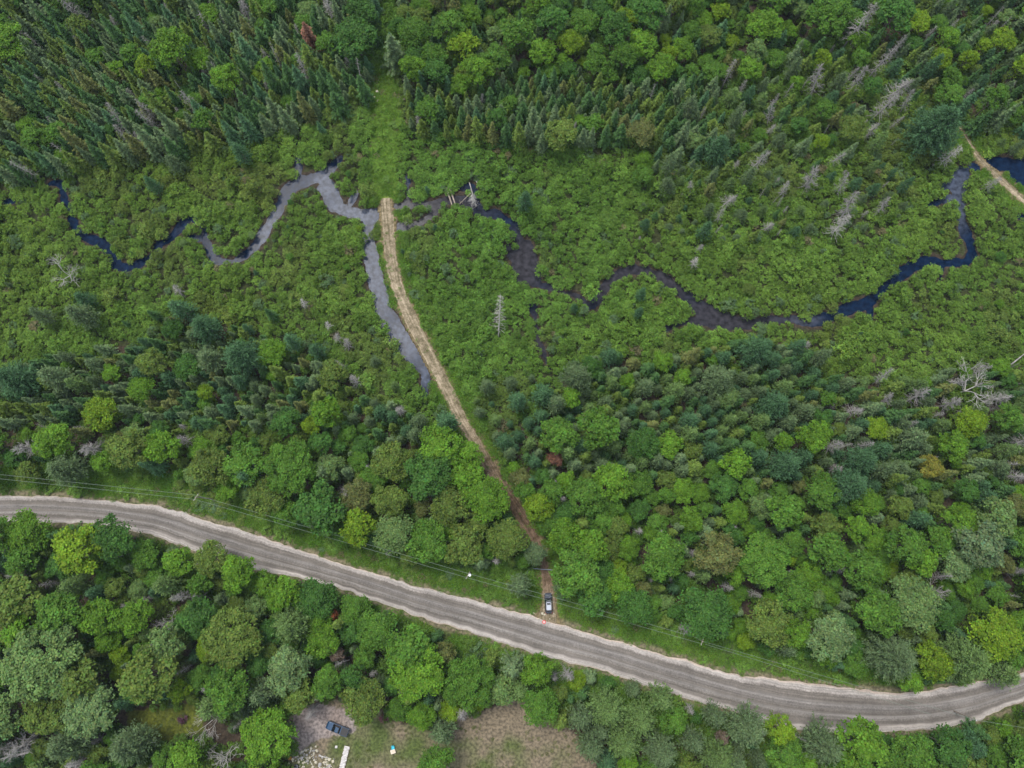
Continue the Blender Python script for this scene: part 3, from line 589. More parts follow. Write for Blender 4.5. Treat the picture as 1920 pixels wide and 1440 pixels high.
scatter('shrub_thicket', shr_m, np.column_stack([X, Y, tz(X, Y)-.1]), np.column_stack([RNG.normal(0, .1, X.size), RNG.normal(0, .1, X.size), RNG.uniform(0, 6.28, X.size)]),
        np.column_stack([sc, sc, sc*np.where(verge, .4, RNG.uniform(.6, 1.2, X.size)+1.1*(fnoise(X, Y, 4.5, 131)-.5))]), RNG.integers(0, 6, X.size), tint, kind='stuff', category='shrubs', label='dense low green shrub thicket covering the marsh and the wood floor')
print('SHRUBS', X.size)
TU = [mesh_quads('tuft_kind', V, [M_LEAF], var) for V, var in [tuft(60), tuft(61, .8, .7, 110), tuft(62, .55, .35, 70, .2), tuft(63, .9, .55, 120, .26)]]
X, Y = jgrid(.62, X0+3, X1-3, Y0+3, Y1-3); U, V_ = proj(X, Y, 0); dR, dT = sample(Dr, X, Y), sample(Dt, X, Y)
myard, mlawn, mpad, mstrip = (sample(m, X, Y) for m in (m_yard, m_lawn, m_pad, m_strip))
k = (((dR > .1) & (dR < 10)) | ((dT > -2) & (dT < 3.6)) | mstrip | mlawn | (myard & ~mpad & (fnoise(X, Y, 6, 3) > .55))) & (dR > .12+.5*RNG.random(X.size)) & ((dT > -.1-.3*RNG.random(X.size)) | ((vnoise(X, Y, 1.6, 63) > .72) & (RNG.random(X.size) < .22))) & (sample(Dw, X, Y) > .6) & (U > -120) & (U < 2040) & (V_ > -60) & (V_ < 1520)
k &= ~((myard) & (RNG.random(X.size) < .75)) & ~((mlawn) & (RNG.random(X.size) < .3)) & ~mpad & (vnoise(X, Y, 3, 33) > np.where(dR < 2, .42, .16))
X, Y, dR, dT, U, V_ = [a[k] for a in (X, Y, dR, dT, U, V_)]; s = RNG.uniform(.6, 1.3, X.size)*np.where(dR < 1.5, .6, 1)*np.where(dT < .2, .5, 1)
n2 = fnoise(X, Y, 6, 17)[:, None]; tint = np.array([.085,.205,.022])*(1-n2)+np.array([.135,.235,.028])*n2; tint *= RNG.uniform(.75, 1.2, (X.size, 1))
lawnish = (sample(m_yard, X, Y) | sample(m_lawn, X, Y)); s[lawnish] *= .45; tint[lawnish] = tint[lawnish]*.4+np.array([.12,.10,.045])*.6
odd = RNG.random(X.size); tint[odd < .03] = (.19,.17,.09)
scatter('verge_grass', TU, np.column_stack([X, Y, tz(X, Y)-.05]), np.column_stack([X*0, X*0, RNG.uniform(0, 6.28, X.size)]), np.column_stack([s, s, s*RNG.uniform(.6, 1.4, X.size)]), RNG.integers(0, 4, X.size), tint, kind='stuff', category='grass', label='leafy grass and weeds along the road verge and track sides')
print('TUFTS', X.size)

# ------------------------------------------------------------------ terrain
def terrain():
    V = np.column_stack([gx.ravel(), gy.ravel(), Zt.ravel()]).astype(np.float32)
    me = bpy.data.meshes.new('ground'); me.vertices.add(len(V)); me.vertices.foreach_set('co', V.ravel())
    i = np.arange(nx-1); j = np.arange(ny-1); a = (j[:, None]*nx+i[None]).ravel(); F4 = np.column_stack([a, a+1, a+nx+1, a+nx]).astype(np.int32)
    me.loops.add(F4.size); me.loops.foreach_set('vertex_index', F4.ravel()); me.polygons.add(len(F4)); me.polygons.foreach_set('loop_start', np.arange(0, F4.size, 4, dtype=np.int32))
    try: me.polygons.foreach_set('loop_total', np.full(len(F4), 4, dtype=np.int32))
    except Exception: pass
    c = np.empty((*gx.shape, 3)); c[:] = (.035,.042,.016)
    wood = np.zeros(gx.shape, bool)
    for Z in dense: wood |= inpoly(gu, gv, Z[1])
    c[wood] = (.050,.038,.026)
    n = fnoise(gx, gy, 5, 7)[..., None]; ny_ = np.clip((fnoise(gx, gy, 9, 57)[..., None]-.5)*4+.5+np.clip((680-gu)/400, -.25, .12)[..., None]-.45, 0, 1)
    vg = (Dr < 8)[..., None]; c = np.where(vg, np.array([.050,.090,.018])*(1-n)+np.array([.065,.080,.025])*n, c)
    e = np.clip(1-np.abs(Dr-.5)/1.0, 0, 1)[..., None]*.8; c = c*(1-e)+np.array([.19,.15,.11])*e
    e = np.clip(1-np.maximum(Dt, 0)/1.6, 0, 1)[..., None]; c = c*(1-e)+np.array([.15,.12,.065])*e
    c = np.where(m_strip[..., None], np.array([.085,.15,.02])*(1-n)+np.array([.13,.15,.04])*n, c)
    c = np.where(m_yard[..., None], np.array([.155,.128,.088])*(1-ny_)+np.array([.070,.095,.028])*ny_, c)
    c = np.where(m_lawn[..., None], np.array([.085,.10,.015]), c); c = np.where(m_pad[..., None], np.array([.24,.215,.205])*(1-n)+np.array([.19,.15,.13])*n, c)
    c = np.where(((Dw < .9) & (Dt > .3))[..., None], np.array([.045,.035,.025]), c)
    at = me.attributes.new('soil', 'FLOAT_COLOR', 'POINT'); cc = np.ones((gx.size, 4), np.float32); cc[:, :3] = c.reshape(-1, 3); at.data.foreach_set('color', cc.ravel())
    m, nn, l, b = mat('soil', rough=.95, spec=.15); a_ = nn.new('ShaderNodeAttribute'); a_.attribute_name = 'soil'
    z = nn.new('ShaderNodeTexNoise'); z.inputs['Scale'].default_value = 1.6; z.inputs['Detail'].default_value = 8; t_ = nn.new('ShaderNodeTexCoord'); l.new(t_.outputs['Object'], z.inputs['Vector'])
    r = nn.new('ShaderNodeValToRGB'); r.color_ramp.elements[0].color = (.55, .55, .55, 1); r.color_ramp.elements[1].color = (1.35, 1.32, 1.3, 1); r.color_ramp.elements[0].position = .35; r.color_ramp.elements[1].position = .65
    k = nn.new('ShaderNodeMix'); k.data_type = 'RGBA'; k.blend_type = 'MULTIPLY'; k.inputs['Factor'].default_value = 1
    l.new(z.outputs['Fac'], r.inputs[0]); l.new(a_.outputs['Color'], k.inputs['A']); l.new(r.outputs[0], k.inputs['B']); l.new(k.outputs['Result'], b.inputs['Base Color'])
    me.materials.append(m); me.update(); me.polygons.foreach_set('use_smooth', [True]*len(me.polygons))
    link('ground', me, kind='structure', label='dark marsh soil and wood floor under the plants')
terrain()
far_m = noisy('far_land', (.03,.06,.018), (.06,.09,.03), .05)
ox = [-3000, X0+.5, X1-.5, 3000]; oy = [-3000, Y0+.5, Y1-.5, 3000]; V = [(x, y, -.35) for y in oy for x in ox]
link('far_ground', mesh_poly('far_ground', V, [[j*4+i, j*4+i+1, j*4+i+5, j*4+i+4] for j in range(3) for i in range(3) if not (i == 1 and j == 1)], [far_m]), kind='structure', label='green land stretching away beyond the woods')

# water: one level sheet wherever the ground dips into the stream beds
def water():
    st2 = 2; mk = Dw[::st2, ::st2] < 1.7; jj, ii = np.nonzero(mk); V, Fc = [], []; idx = {}
    def vid(j, i):
        if (j, i) not in idx: idx[(j, i)] = len(V); V.append((X0+i*st2*G-.5, Y0+j*st2*G-.5, -.28))
        return idx[(j, i)]
    for j, i in zip(jj, ii): Fc.append([vid(j, i), vid(j, i+1), vid(j+1, i+1), vid(j+1, i)])
    me = mesh_poly('river', V, Fc, [])
    water_and_sheen = []
    co = np.array(V); u, v = proj(co[:, 0], co[:, 1], 0)
    # grey cloud reflection painted into the colour: the side channel by the track, the pool above it, the arm at far right, the middle shallows
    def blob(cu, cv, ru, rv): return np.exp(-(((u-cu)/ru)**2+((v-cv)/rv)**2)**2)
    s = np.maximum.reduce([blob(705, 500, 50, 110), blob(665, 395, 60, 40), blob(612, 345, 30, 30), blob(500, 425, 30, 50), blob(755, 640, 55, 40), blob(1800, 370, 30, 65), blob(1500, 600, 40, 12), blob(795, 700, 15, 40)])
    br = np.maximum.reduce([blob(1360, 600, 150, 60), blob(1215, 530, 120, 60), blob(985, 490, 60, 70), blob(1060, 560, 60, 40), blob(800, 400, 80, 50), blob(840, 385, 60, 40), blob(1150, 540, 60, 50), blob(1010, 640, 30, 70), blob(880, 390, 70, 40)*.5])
    c = np.array([.004, .012, .032])[None]*(1-s[:, None])+np.array([.050, .060, .085])[None]*s[:, None]; c = c*(1-br[:, None])+np.array([.028,.027,.032])*br[:, None]  # the blue is the sky's reflection, painted into the water colour
    at = me.attributes.new('water_and_sheen', 'FLOAT_COLOR', 'POINT'); cc = np.ones((len(V), 4), np.float32); cc[:, :3] = c; at.data.foreach_set('color', cc.ravel())
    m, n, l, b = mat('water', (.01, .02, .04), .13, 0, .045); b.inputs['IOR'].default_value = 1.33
    a = n.new('ShaderNodeAttribute'); a.attribute_name = 'water_and_sheen'; t = n.new('ShaderNodeTexCoord')
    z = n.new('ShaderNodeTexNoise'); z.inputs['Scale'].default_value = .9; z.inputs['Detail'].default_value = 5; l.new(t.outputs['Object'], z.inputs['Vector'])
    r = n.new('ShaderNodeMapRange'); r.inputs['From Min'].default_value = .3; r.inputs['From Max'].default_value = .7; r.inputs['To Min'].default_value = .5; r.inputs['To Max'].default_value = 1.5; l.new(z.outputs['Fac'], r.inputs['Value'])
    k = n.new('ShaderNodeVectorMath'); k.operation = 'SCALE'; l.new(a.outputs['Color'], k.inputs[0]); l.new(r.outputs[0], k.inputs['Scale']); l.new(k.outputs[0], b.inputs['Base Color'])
    z2 = n.new('ShaderNodeTexNoise'); z2.inputs['Scale'].default_value = 3.5; z2.inputs['Detail'].default_value = 3; l.new(t.outputs['Object'], z2.inputs['Vector'])
    bp = n.new('ShaderNodeBump'); bp.inputs['Strength'].default_value = .12; bp.inputs['Distance'].default_value = .05; l.new(z2.outputs['Fac'], bp.inputs['Height']); l.new(bp.outputs[0], b.inputs['Normal'])
    gl = n.new('ShaderNodeBsdfGlossy'); gl.inputs['Roughness'].default_value = .04; l.new(bp.outputs[0], gl.inputs['Normal']); ms = n.new('ShaderNodeMixShader'); ms.inputs[0].default_value = .002
    l.new(b.outputs[0], ms.inputs[1]); l.new(gl.outputs[0], ms.inputs[2]); l.new(ms.outputs[0], n['Material Output'].inputs[0])
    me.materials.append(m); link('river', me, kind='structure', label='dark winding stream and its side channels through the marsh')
water()

# ------------------------------------------------------------------ road and tracks
def ribbon(name, L, mat_, z=.14, crown=.1, cols=12, ragged=.25, wide=1.0, **props):
    n = len(L); V, Fc, UV = [], [], []; d = np.gradient(L[:, :2], axis=0); d = unit(d); nr = np.column_stack([-d[:, 1], d[:, 0]]); s = np.concatenate([[0], np.cumsum(np.hypot(*np.diff(L[:, :2], axis=0).T))])
    for i in range(n):
        wl_, wr_ = [L[i, 2]*wide+ragged*(1.4*vnoise(np.array(s[i]), np.array(k*50.), 2.3, 9+k)+.9*vnoise(np.array(s[i]), np.array(k*50.), .9, 19+k)-1.15) for k in (0, 1)]
        for c in range(cols+1):
            f = 2*c/cols-1; ww = wl_ if f < 0 else wr_; p = L[i, :2]+nr[i]*f*ww
            V.append((p[0], p[1], z+crown*(1-f*f)-(.10 if abs(f) > .99 else 0))); UV.append((s[i], f*L[i, 2]))
    for i in range(n-1):
        for c in range(cols): a = i*(cols+1)+c; Fc.append([a, a+cols+1, a+cols+2, a+1])
    me = mesh_poly(name, V, Fc, [mat_], True)
    if me.polygons[0].normal.z < 0: me.flip_normals()
    at = me.attributes.new('along', 'FLOAT_VECTOR', 'POINT'); at.data.foreach_set('vector', np.array([(a, b, 0) for a, b in UV], np.float32).ravel())
    hw = me.attributes.new('edge', 'FLOAT', 'POINT'); hw.data.foreach_set('value', np.array([2*(k % (cols+1))/cols-1 for k in range(len(V))], np.float32))
    return link(name, me, **props)
def road_mat():
    m, n, l, b = mat('gravel_road', (.2, .19, .18), .9, 0, .25)
    a = n.new('ShaderNodeAttribute'); a.attribute_name = 'along'; e = n.new('ShaderNodeAttribute'); e.attribute_name = 'edge'
    t = n.new('ShaderNodeTexCoord')
    mp = n.new('ShaderNodeMapping'); mp.inputs['Scale'].default_value = (.03, 2.6, 1); l.new(a.outputs['Vector'], mp.inputs[0])
    z = n.new('ShaderNodeTexNoise'); z.inputs['Scale'].default_value = 1; z.inputs['Detail'].default_value = 5; z.inputs['Roughness'].default_value = .6; l.new(mp.outputs[0], z.inputs['Vector'])
    zf = n.new('ShaderNodeTexNoise'); zf.inputs['Scale'].default_value = 2.5; zf.inputs['Detail'].default_value = 9; zf.inputs['Roughness'].default_value = .75; l.new(t.outputs['Object'], zf.inputs['Vector'])
    mp2 = n.new('ShaderNodeMapping'); mp2.inputs['Scale'].default_value = (.05, .35, 1); l.new(a.outputs['Vector'], mp2.inputs[0])
    z3 = n.new('ShaderNodeTexNoise'); z3.inputs['Scale'].default_value = 1; z3.inputs['Detail'].default_value = 6; l.new(mp2.outputs[0], z3.inputs['Vector'])
    def math_(op, x, y, c=None):
        q = n.new('ShaderNodeMath'); q.operation = op
        for i, s in enumerate((x, y)):
            if isinstance(s, (int, float)): q.inputs[i].default_value = s
            elif s is not None: l.new(s, q.inputs[i])
        return q.outputs[0]
    ed = math_('ADD', e.outputs['Fac'], math_('MULTIPLY', math_('SUBTRACT', z3.outputs['Fac'], .5), .26))
    ed = math_('ADD', ed, math_('MULTIPLY', math_('SUBTRACT', zf.outputs['Fac'], .5), .28)); ed = math_('MULTIPLY', math_('ADD', ed, 1.0), .5)
    r = n.new('ShaderNodeValToRGB'); cr = r.color_ramp; l.new(ed, r.inputs[0])
    D1, D2, LT, PA = (.128,.114,.100,1), (.148,.133,.118,1), (.20,.186,.172,1), (.31,.288,.265,1)
    st_ = [(0,(.33,.27,.22,1)),(.05,PA),(.13,(.33,.30,.275,1)),(.19,D2),(.28,D1),(.38,LT),(.44,D1),(.55,(.140,.128,.118,1)),(.62,(.185,.172,.16,1)),(.68,D1),(.80,D1),(.86,(.27,.245,.225,1)),(.94,PA),(1,(.36,.29,.24,1))]
    cr.elements[0].position, cr.elements[0].color = st_[0]; cr.elements[1].position, cr.elements[1].color = st_[-1]
    for p_, c_ in st_[1:-1]: q = cr.elements.new(p_); q.color = c_
    sm = n.new('ShaderNodeMapRange'); sm.inputs['From Min'].default_value = .3; sm.inputs['From Max'].default_value = .7; sm.inputs['To Min'].default_value = .72; sm.inputs['To Max'].default_value = 1.34; l.new(z.outputs['Fac'], sm.inputs['Value'])
    s2 = n.new('ShaderNodeMapRange'); s2.inputs['From Min'].default_value = .3; s2.inputs['From Max'].default_value = .7; s2.inputs['To Min'].default_value = .72; s2.inputs['To Max'].default_value = 1.3; l.new(zf.outputs['Fac'], s2.inputs['Value'])
    k = n.new('ShaderNodeVectorMath'); k.operation = 'SCALE'; l.new(r.outputs[0], k.inputs[0]); zp = n.new('ShaderNodeTexNoise'); zp.inputs['Scale'].default_value = .22; zp.inputs['Detail'].default_value = 8; zp.inputs['Roughness'].default_value = .7; l.new(t.outputs['Object'], zp.inputs['Vector']); s3 = n.new('ShaderNodeMapRange'); s3.inputs['From Min'].default_value = .3; s3.inputs['From Max'].default_value = .7; s3.inputs['To Min'].default_value = .8; s3.inputs['To Max'].default_value = 1.22; l.new(zp.outputs['Fac'], s3.inputs['Value']); l.new(math_('MULTIPLY', math_('MULTIPLY', sm.outputs[0], s2.outputs[0]), s3.outputs[0]), k.inputs['Scale']); l.new(k.outputs[0], b.inputs['Base Color'])
    bp = n.new('ShaderNodeBump'); bp.inputs['Strength'].default_value = .4; bp.inputs['Distance'].default_value = .06; l.new(zf.outputs['Fac'], bp.inputs['Height']); l.new(bp.outputs[0], b.inputs['Normal'])
    return m
def track_mat():
    m, n, l, b = mat('track_gravel', rough=.95, spec=.15)
    a = n.new('ShaderNodeAttribute'); a.attribute_name = 'along'; e = n.new('ShaderNodeAttribute'); e.attribute_name = 'edge'; t = n.new('ShaderNodeTexCoord')
    zf = n.new('ShaderNodeTexNoise'); zf.inputs['Scale'].default_value = 3.4; zf.inputs['Detail'].default_value = 8; zf.inputs['Roughness'].default_value = .8; l.new(t.outputs['Object'], zf.inputs['Vector'])
    mp = n.new('ShaderNodeMapping'); mp.inputs['Scale'].default_value = (.05, 1.7, 1); l.new(a.outputs['Vector'], mp.inputs[0])
    z = n.new('ShaderNodeTexNoise'); z.inputs['Scale'].default_value = 1; z.inputs['Detail'].default_value = 4; l.new(mp.outputs[0], z.inputs['Vector'])
    ad = n.new('ShaderNodeMix'); ad.inputs['Factor'].default_value = .42; l.new(zf.outputs['Fac'], ad.inputs['A']); l.new(z.outputs['Fac'], ad.inputs['B'])
    r = n.new('ShaderNodeValToRGB'); cr = r.color_ramp; cr.elements[0].position = .36; cr.elements[0].color = (.085,.085,.04,1); cr.elements[1].position = .62; cr.elements[1].color = (.40,.33,.235,1); q = cr.elements.new(.49); q.color = (.205,.165,.11,1); l.new(ad.outputs['Result'], r.inputs[0])
    # browner and bare of pale stone towards the wood
    zb = n.new('ShaderNodeTexNoise'); zb.inputs['Scale'].default_value = .55; zb.inputs['Detail'].default_value = 7; zb.inputs['Roughness'].default_value = .7; l.new(t.outputs['Object'], zb.inputs['Vector']); rb = n.new('ShaderNodeValToRGB'); rb.color_ramp.elements[0].position = .36; rb.color_ramp.elements[0].color = (.45, .46, .38, 1); rb.color_ramp.elements[1].position = .58; rb.color_ramp.elements[1].color = (1.08, 1.08, 1.08, 1); l.new(zb.outputs['Fac'], rb.inputs[0]); kb = n.new('ShaderNodeMix'); kb.data_type = 'RGBA'; kb.blend_type = 'MULTIPLY'; kb.inputs['Factor'].default_value = 1; l.new(r.outputs[0], kb.inputs['A']); l.new(rb.outputs[0], kb.inputs['B'])
    sx = n.new('ShaderNodeSeparateXYZ'); l.new(a.outputs['Vector'], sx.inputs[0]); mr = n.new('ShaderNodeMapRange'); mr.inputs['From Min'].default_value = 66; mr.inputs['From Max'].default_value = 88; l.new(sx.outputs[0], mr.inputs['Value'])
    Lt = float(np.sum(np.hypot(*np.diff(tl[:, :2], axis=0).T))); me_ = n.new('ShaderNodeMapRange'); me_.inputs['From Min'].default_value = Lt-10; me_.inputs['From Max'].default_value = Lt-4; me_.inputs['To Min'].default_value = 1; me_.inputs['To Max'].default_value = .15; l.new(sx.outputs[0], me_.inputs['Value'])
    mm = n.new('ShaderNodeMath'); mm.operation = 'MULTIPLY'; l.new(mr.outputs[0], mm.inputs[0]); l.new(me_.outputs[0], mm.inputs[1])
    k = n.new('ShaderNodeMix'); k.data_type = 'RGBA'; k.blend_type = 'MULTIPLY'; l.new(mm.outputs[0], k.inputs['Factor']); l.new(kb.outputs['Result'], k.inputs['A']); k.inputs['B'].default_value = (.60,.50,.50,1); l.new(k.outputs['Result'], b.inputs['Base Color'])
    bp = n.new('ShaderNodeBump'); bp.inputs['Strength'].default_value = .35; bp.inputs['Distance'].default_value = .08; l.new(zf.outputs['Fac'], bp.inputs['Height']); l.new(bp.outputs[0], b.inputs['Normal'])
    return m
M_TRACK = track_mat()
ribbon('gravel_road', rl, road_mat(), .20, .14, 16, .5, 1.0, kind='structure', label='wide grey gravel road sweeping across the lower part')
ribbon('dirt_track', tl, M_TRACK, .13, .03, 8, .45, .94, kind='structure', label='straw-coloured rutted track from the road across the marsh')
ribbon('far_track', tl2, M_TRACK, .13, .03, 6, .4, .8, kind='structure', label='short pale dirt track at the right edge of the marsh')

# ------------------------------------------------------------------ small things: vehicles, poles, wires, gate, culvert, logs, yard
def simple(name, col, rough=.5, metal=0, spec=.5, coat=0):
    m, n, l, b = mat(name, col, rough, metal, spec); b.inputs['Coat Weight'].default_value = coat; b.inputs['Coat Roughness'].default_value = .05
    return m
M_PAINT = simple('dark_blue_paint', (.008,.014,.028), .25, .3, .5, 1); M_BLUE = simple('blue_paint', (.012,.05,.11), .25, .3, .5, 1); M_GLASS = simple('tinted_glass', (.01,.012,.016), .04, 0, .8, 1)
M_TYRE = simple('tyre_rubber', (.02,.02,.02), .9); M_RIM = simple('alloy', (.5,.5,.52), .3, .9); M_LAMP = simple('lamp_glass', (.22,.23,.24), .15, 0, .6, 1); M_RED = simple('red_lamp', (.4,.02,.02), .2, 0, .6, 1)
M_TRIM = simple('black_trim', (.015,.015,.016), .5); M_SILVER = simple('roof_rail', (.6,.6,.62), .25, .9); M_ROOF = simple('sky_sheen_roof', (.45,.48,.54), .12, .6, .5, 1)  # roof colour is pale because it holds a painted sky reflection
M_POLE = noisy('pole_wood', (.20,.165,.13), (.34,.30,.26), 2.0); M_WIRE = simple('wire_metal', (.15,.19,.15), .6); M_CERAM = simple('insulator', (.6,.62,.65), .2, 0, .6, 1); M_CAN = simple('white_can', (.85,.86,.88), .35)
M_GALV = noisy('galvanised_steel', (.25,.30,.38), (.40,.45,.53), 3, .4, .5, metal=.35); M_PLANK = noisy('white_plank', (.42,.40,.39), (.62,.60,.58), 2.5); M_LOG = noisy('log_wood', (.20,.165,.13), (.33,.28,.23), 2.5)
M_STONE = noisy('pale_stone', (.36,.33,.25), (.60,.56,.44), 1.5); M_DSTONE = noisy('grey_stone', (.25,.24,.24), (.42,.41,.40), 1.5)
def box(c, sz, rz=0, bev=0.0):
    import bmesh
    bm = bmesh.new(); bmesh.ops.create_cube(bm, size=1)
    for v in bm.verts: v.co = Vector((v.co.x*sz[0], v.co.y*sz[1], v.co.z*sz[2]))
    if bev: bmesh.ops.bevel(bm, geom=bm.edges[:], offset=bev, segments=2, affect='EDGES')
    M = Matrix.Translation(c) @ Matrix.Rotation(rz, 4, 'Z'); bmesh.ops.transform(bm, matrix=M, verts=bm.verts); return bm
def cyl(c, r, d, axis='Z', seg=16, r2=None):
    import bmesh
    bm = bmesh.new(); bmesh.ops.create_cone(bm, cap_ends=True, segments=seg, radius1=r, radius2=r if r2 is None else r2, depth=d)
    M = Matrix.Translation(c) @ (Matrix.Rotation(R(90), 4, 'Y') if axis == 'X' else Matrix.Rotation(R(90), 4, 'X') if axis == 'Y' else Matrix()); bmesh.ops.transform(bm, matrix=M, verts=bm.verts); return bm
def fin(name, bms, m, parent=None, **p):
    import bmesh
    me = bpy.data.meshes.new(name); out = bmesh.new()
    for b in (bms if isinstance(bms, list) else [bms]): t = bpy.data.meshes.new('tmp'); b.to_mesh(t); out.from_mesh(t); b.free(); bpy.data.meshes.remove(t)
    bmesh.ops.recalc_face_normals(out, faces=out.faces[:]); out.to_mesh(me); out.free(); me.materials.append(m); return link(name, me, parent, **p)
def root(name, x, y, z=None, rz=0, **p):
    e = bpy.data.objects.new(name, None); COL.objects.link(e); e.empty_display_size = .5; e.location = (x, y, tz(x, y) if z is None else z); e.rotation_euler = (0, 0, rz)
    for k, v in p.items(): e[k] = v
    return e
def G1(u, v, z=0): x, y = ground(u, v, z); return float(x), float(y)
def loft(secs, close=True):
    """secs: list of rings (same number of points)"""
    import bmesh
    bm = bmesh.new(); rings = [[bm.verts.new(p) for p in s] for s in secs]
    for a, b in zip(rings, rings[1:]):
        n = len(a)
        for i in range(n): bm.faces.new((a[i], a[(i+1) % n], b[(i+1) % n], b[i]))
    if close: bm.faces.new(rings[0][::-1]); bm.faces.new(rings[-1])
    return bm
def section(y, w, z0, z1, tumble=.0, k=8):
    """cross section of a body at station y"""
    r = .12; pts = []
    for (cx, cz, a0) in ((w/2-r, z0+r, -90), (w/2-r-tumble, z1-r, 0), (-(w/2-r-tumble), z1-r, 90), (-(w/2-r), z0+r, 180)):
        for q in range(3): a = R(a0+45*q); pts.append((cx+r*math.cos(a), y, cz+r*math.sin(a)))
    return pts
def vehicle(name, x, y, rz, paint, roofm, pickup, **p):
    e = root(name, x, y, .34, rz, **p); L = 5.5 if pickup else 4.75; W = 1.95 if pickup else 1.88; h = L/2
    prof = [(-h, .78, .45, .78), (-h+.12, .93, .38, .86), (-h+.5, .98, .30, .93), (-1.2, 1, .28, .98), (.6, 1, .28, 1.0), (h-1.0, .99, .28, .98), (h-.35, .94, .32, .90), (h-.08, .82, .38, .80), (h, .7, .45, .70)]
    if pickup: prof = [(-h, .93, .45, .95), (-h+.1, .98, .36, 1.05), (-h+.5, 1, .34, 1.06), (-.6, 1, .32, 1.06), (.8, 1, .32, 1.08), (h-1.2, 1, .32, 1.08), (h-.4, .96, .36, 1.02), (h-.06, .86, .42, .90), (h, .75, .5, .8)]
    b = fin('body', loft([section(yy, W*f, z0, z1, .06) for yy, f, z0, z1 in prof]), paint, e)
    y0, y1, zt, zb = (-.75, 1.05, 1.82, 1.07) if pickup else (-h+.45, 1.0, 1.66, .98)
    gh = loft([section(y0, W*.84, zb-.08, zb+.04, .02), section(y0+.28, W*.84, zb-.08, zt-.12, .16), section(y0+.55, W*.84, zb-.08, zt-.04, .16), section(y1-.75, W*.84, zb-.08, zt-.04, .16), section(y1-.5, W*.84, zb-.08, zt-.12, .16), section(y1+.15, W*.86, zb-.08, zb+.04, .02)])
    fin('window_glass', gh, M_GLASS, e)
    ro = fin('roof', loft([section(y0+.38, W*.62, zt-.14, zt-.0, .04), section(y0+.6, W*.66, zt-.12, zt+.03, .04), section(y1-.9, W*.66, zt-.12, zt+.03, .04), section(y1-.66, W*.6, zt-.14, zt-.0, .04)]), roofm, e)
    if not pickup:
        fin('sunroof', box((0, y1-1.1, zt+.04), (.85, .5, .02), 0, .005), M_GLASS, ro)
        for sx in (-1, 1): fin('roof_rail', box((sx*.58, (y0+y1)/2-.1, zt+.07), (.05, y1-y0-1.3, .05), 0, .01), M_SILVER, ro)
    else: fin('bed_cover', box((0, -h+.95, 1.08), (W*.86, 1.7, .05), 0, .015), M_TRIM, e); fin('bed_rail', [box((sx*W*.46, -h+.95, 1.11), (.09, 1.8, .07), 0, .015) for sx in (-1, 1)], paint, e)
    for sy in (-h+.95, h-.92):
        for sx in (-1, 1):
            wh = fin('tyre', cyl((sx*(W/2-.12), sy, .36), .36, .24, 'X', 20), M_TYRE, e); fin('rim', cyl((sx*(W/2+.003), sy, .36), .22, .03, 'X', 12), M_RIM, wh)
    for sx in (-1, 1):
        fin('headlight', box((sx*W*.36, h-.14, .70), (.34, .18, .12), 0, .03), M_LAMP, e); fin('taillight', box((sx*W*.42, -h+.1, .86), (.18, .14, .22), 0, .02), M_RED, e)
        fin('wing_mirror', box((sx*(W/2+.1), y1-.05, 1.06), (.22, .14, .14), 0, .03), M_TRIM, e)
    fin('grille', box((0, h-.03, .58), (1.0, .08, .2), 0, .02), M_TRIM, e); fin('wiper', box((.1, y1+.12, zb+.06), (1.0, .03, .02), R(6)), M_TRIM, e)
    return e
x, y = G1(1028, 1130); vehicle('parked_car', x, y, R(2), M_PAINT, M_ROOF, False, label='dark car with sky sheen painted on its roof parked at the dirt track mouth', category='car')
x, y = G1(635, 1364); vehicle('parked_pickup', x, y, R(70), M_BLUE, M_BLUE, True, label='blue pickup parked on the grey gravel pad of the yard', category='pickup')

def pole(name, u, v, hgt, arm_deg, cap, **p):
    x, y = G1(u, v, hgt); e = root(name, x, y, 0, 0, **p); fin('shaft', cyl((0, 0, hgt/2-.3), .17, hgt+.6, seg=10, r2=.11), M_POLE, e)
    a = fin('crossarm', box((0, 0, hgt-.5), (1.9, .12, .13), R(arm_deg), .01), M_POLE, e)
    for f in (-.8, -.1, .8): fin('insulator', cyl((f*math.cos(R(arm_deg)), f*math.sin(R(arm_deg)), hgt-.32), .07, .24, seg=8, r2=.04), M_CERAM, a)
    if cap: c = fin('transformer', cyl((.42, .05, hgt-1.1), .30, 1.0, seg=16), M_CAN, e); fin('transformer_lid', cyl((.42, .05, hgt-.56), .33, .08, seg=16, r2=.2), M_CAN, c)
    return x, y
PH = 10.0
pl = [pole('utility_pole', 366, 932, PH, 60, False, label='leaning thin wooden utility pole on the verge at the far left', category='utility pole', group='utility poles along the road'),
      pole('utility_pole', 877, 1079, PH, 62, True, label='utility pole with a white topped transformer near the track mouth', category='utility pole', group='utility poles along the road'),
      pole('utility_pole', 1318, 1203, PH, 66, False, label='utility pole half hidden by leaves beside the right bend', category='utility pole', group='utility poles along the road')]
def wire(name, A, B, sag, r=.03, **p):
    n = 24; P = []
    for i in range(n+1): t = i/n; P.append([A[k]+(B[k]-A[k])*t for k in range(3)]); P[-1][2] -= sag*4*t*(1-t)
    me = mesh_quads(name, np.array(tube(P, [r]*(n+1), 5)), [M_WIRE]); return link(name, me, None, **p)
pa = G1(-240, 868, PH); pe = G1(1830, 1350, 8.5); p3 = G1(2250, 1420, PH)
seq = [pa]+pl
nmz = ['left of the leaning pole', 'between the leaning pole and the transformer pole', 'between the transformer pole and the hidden pole']
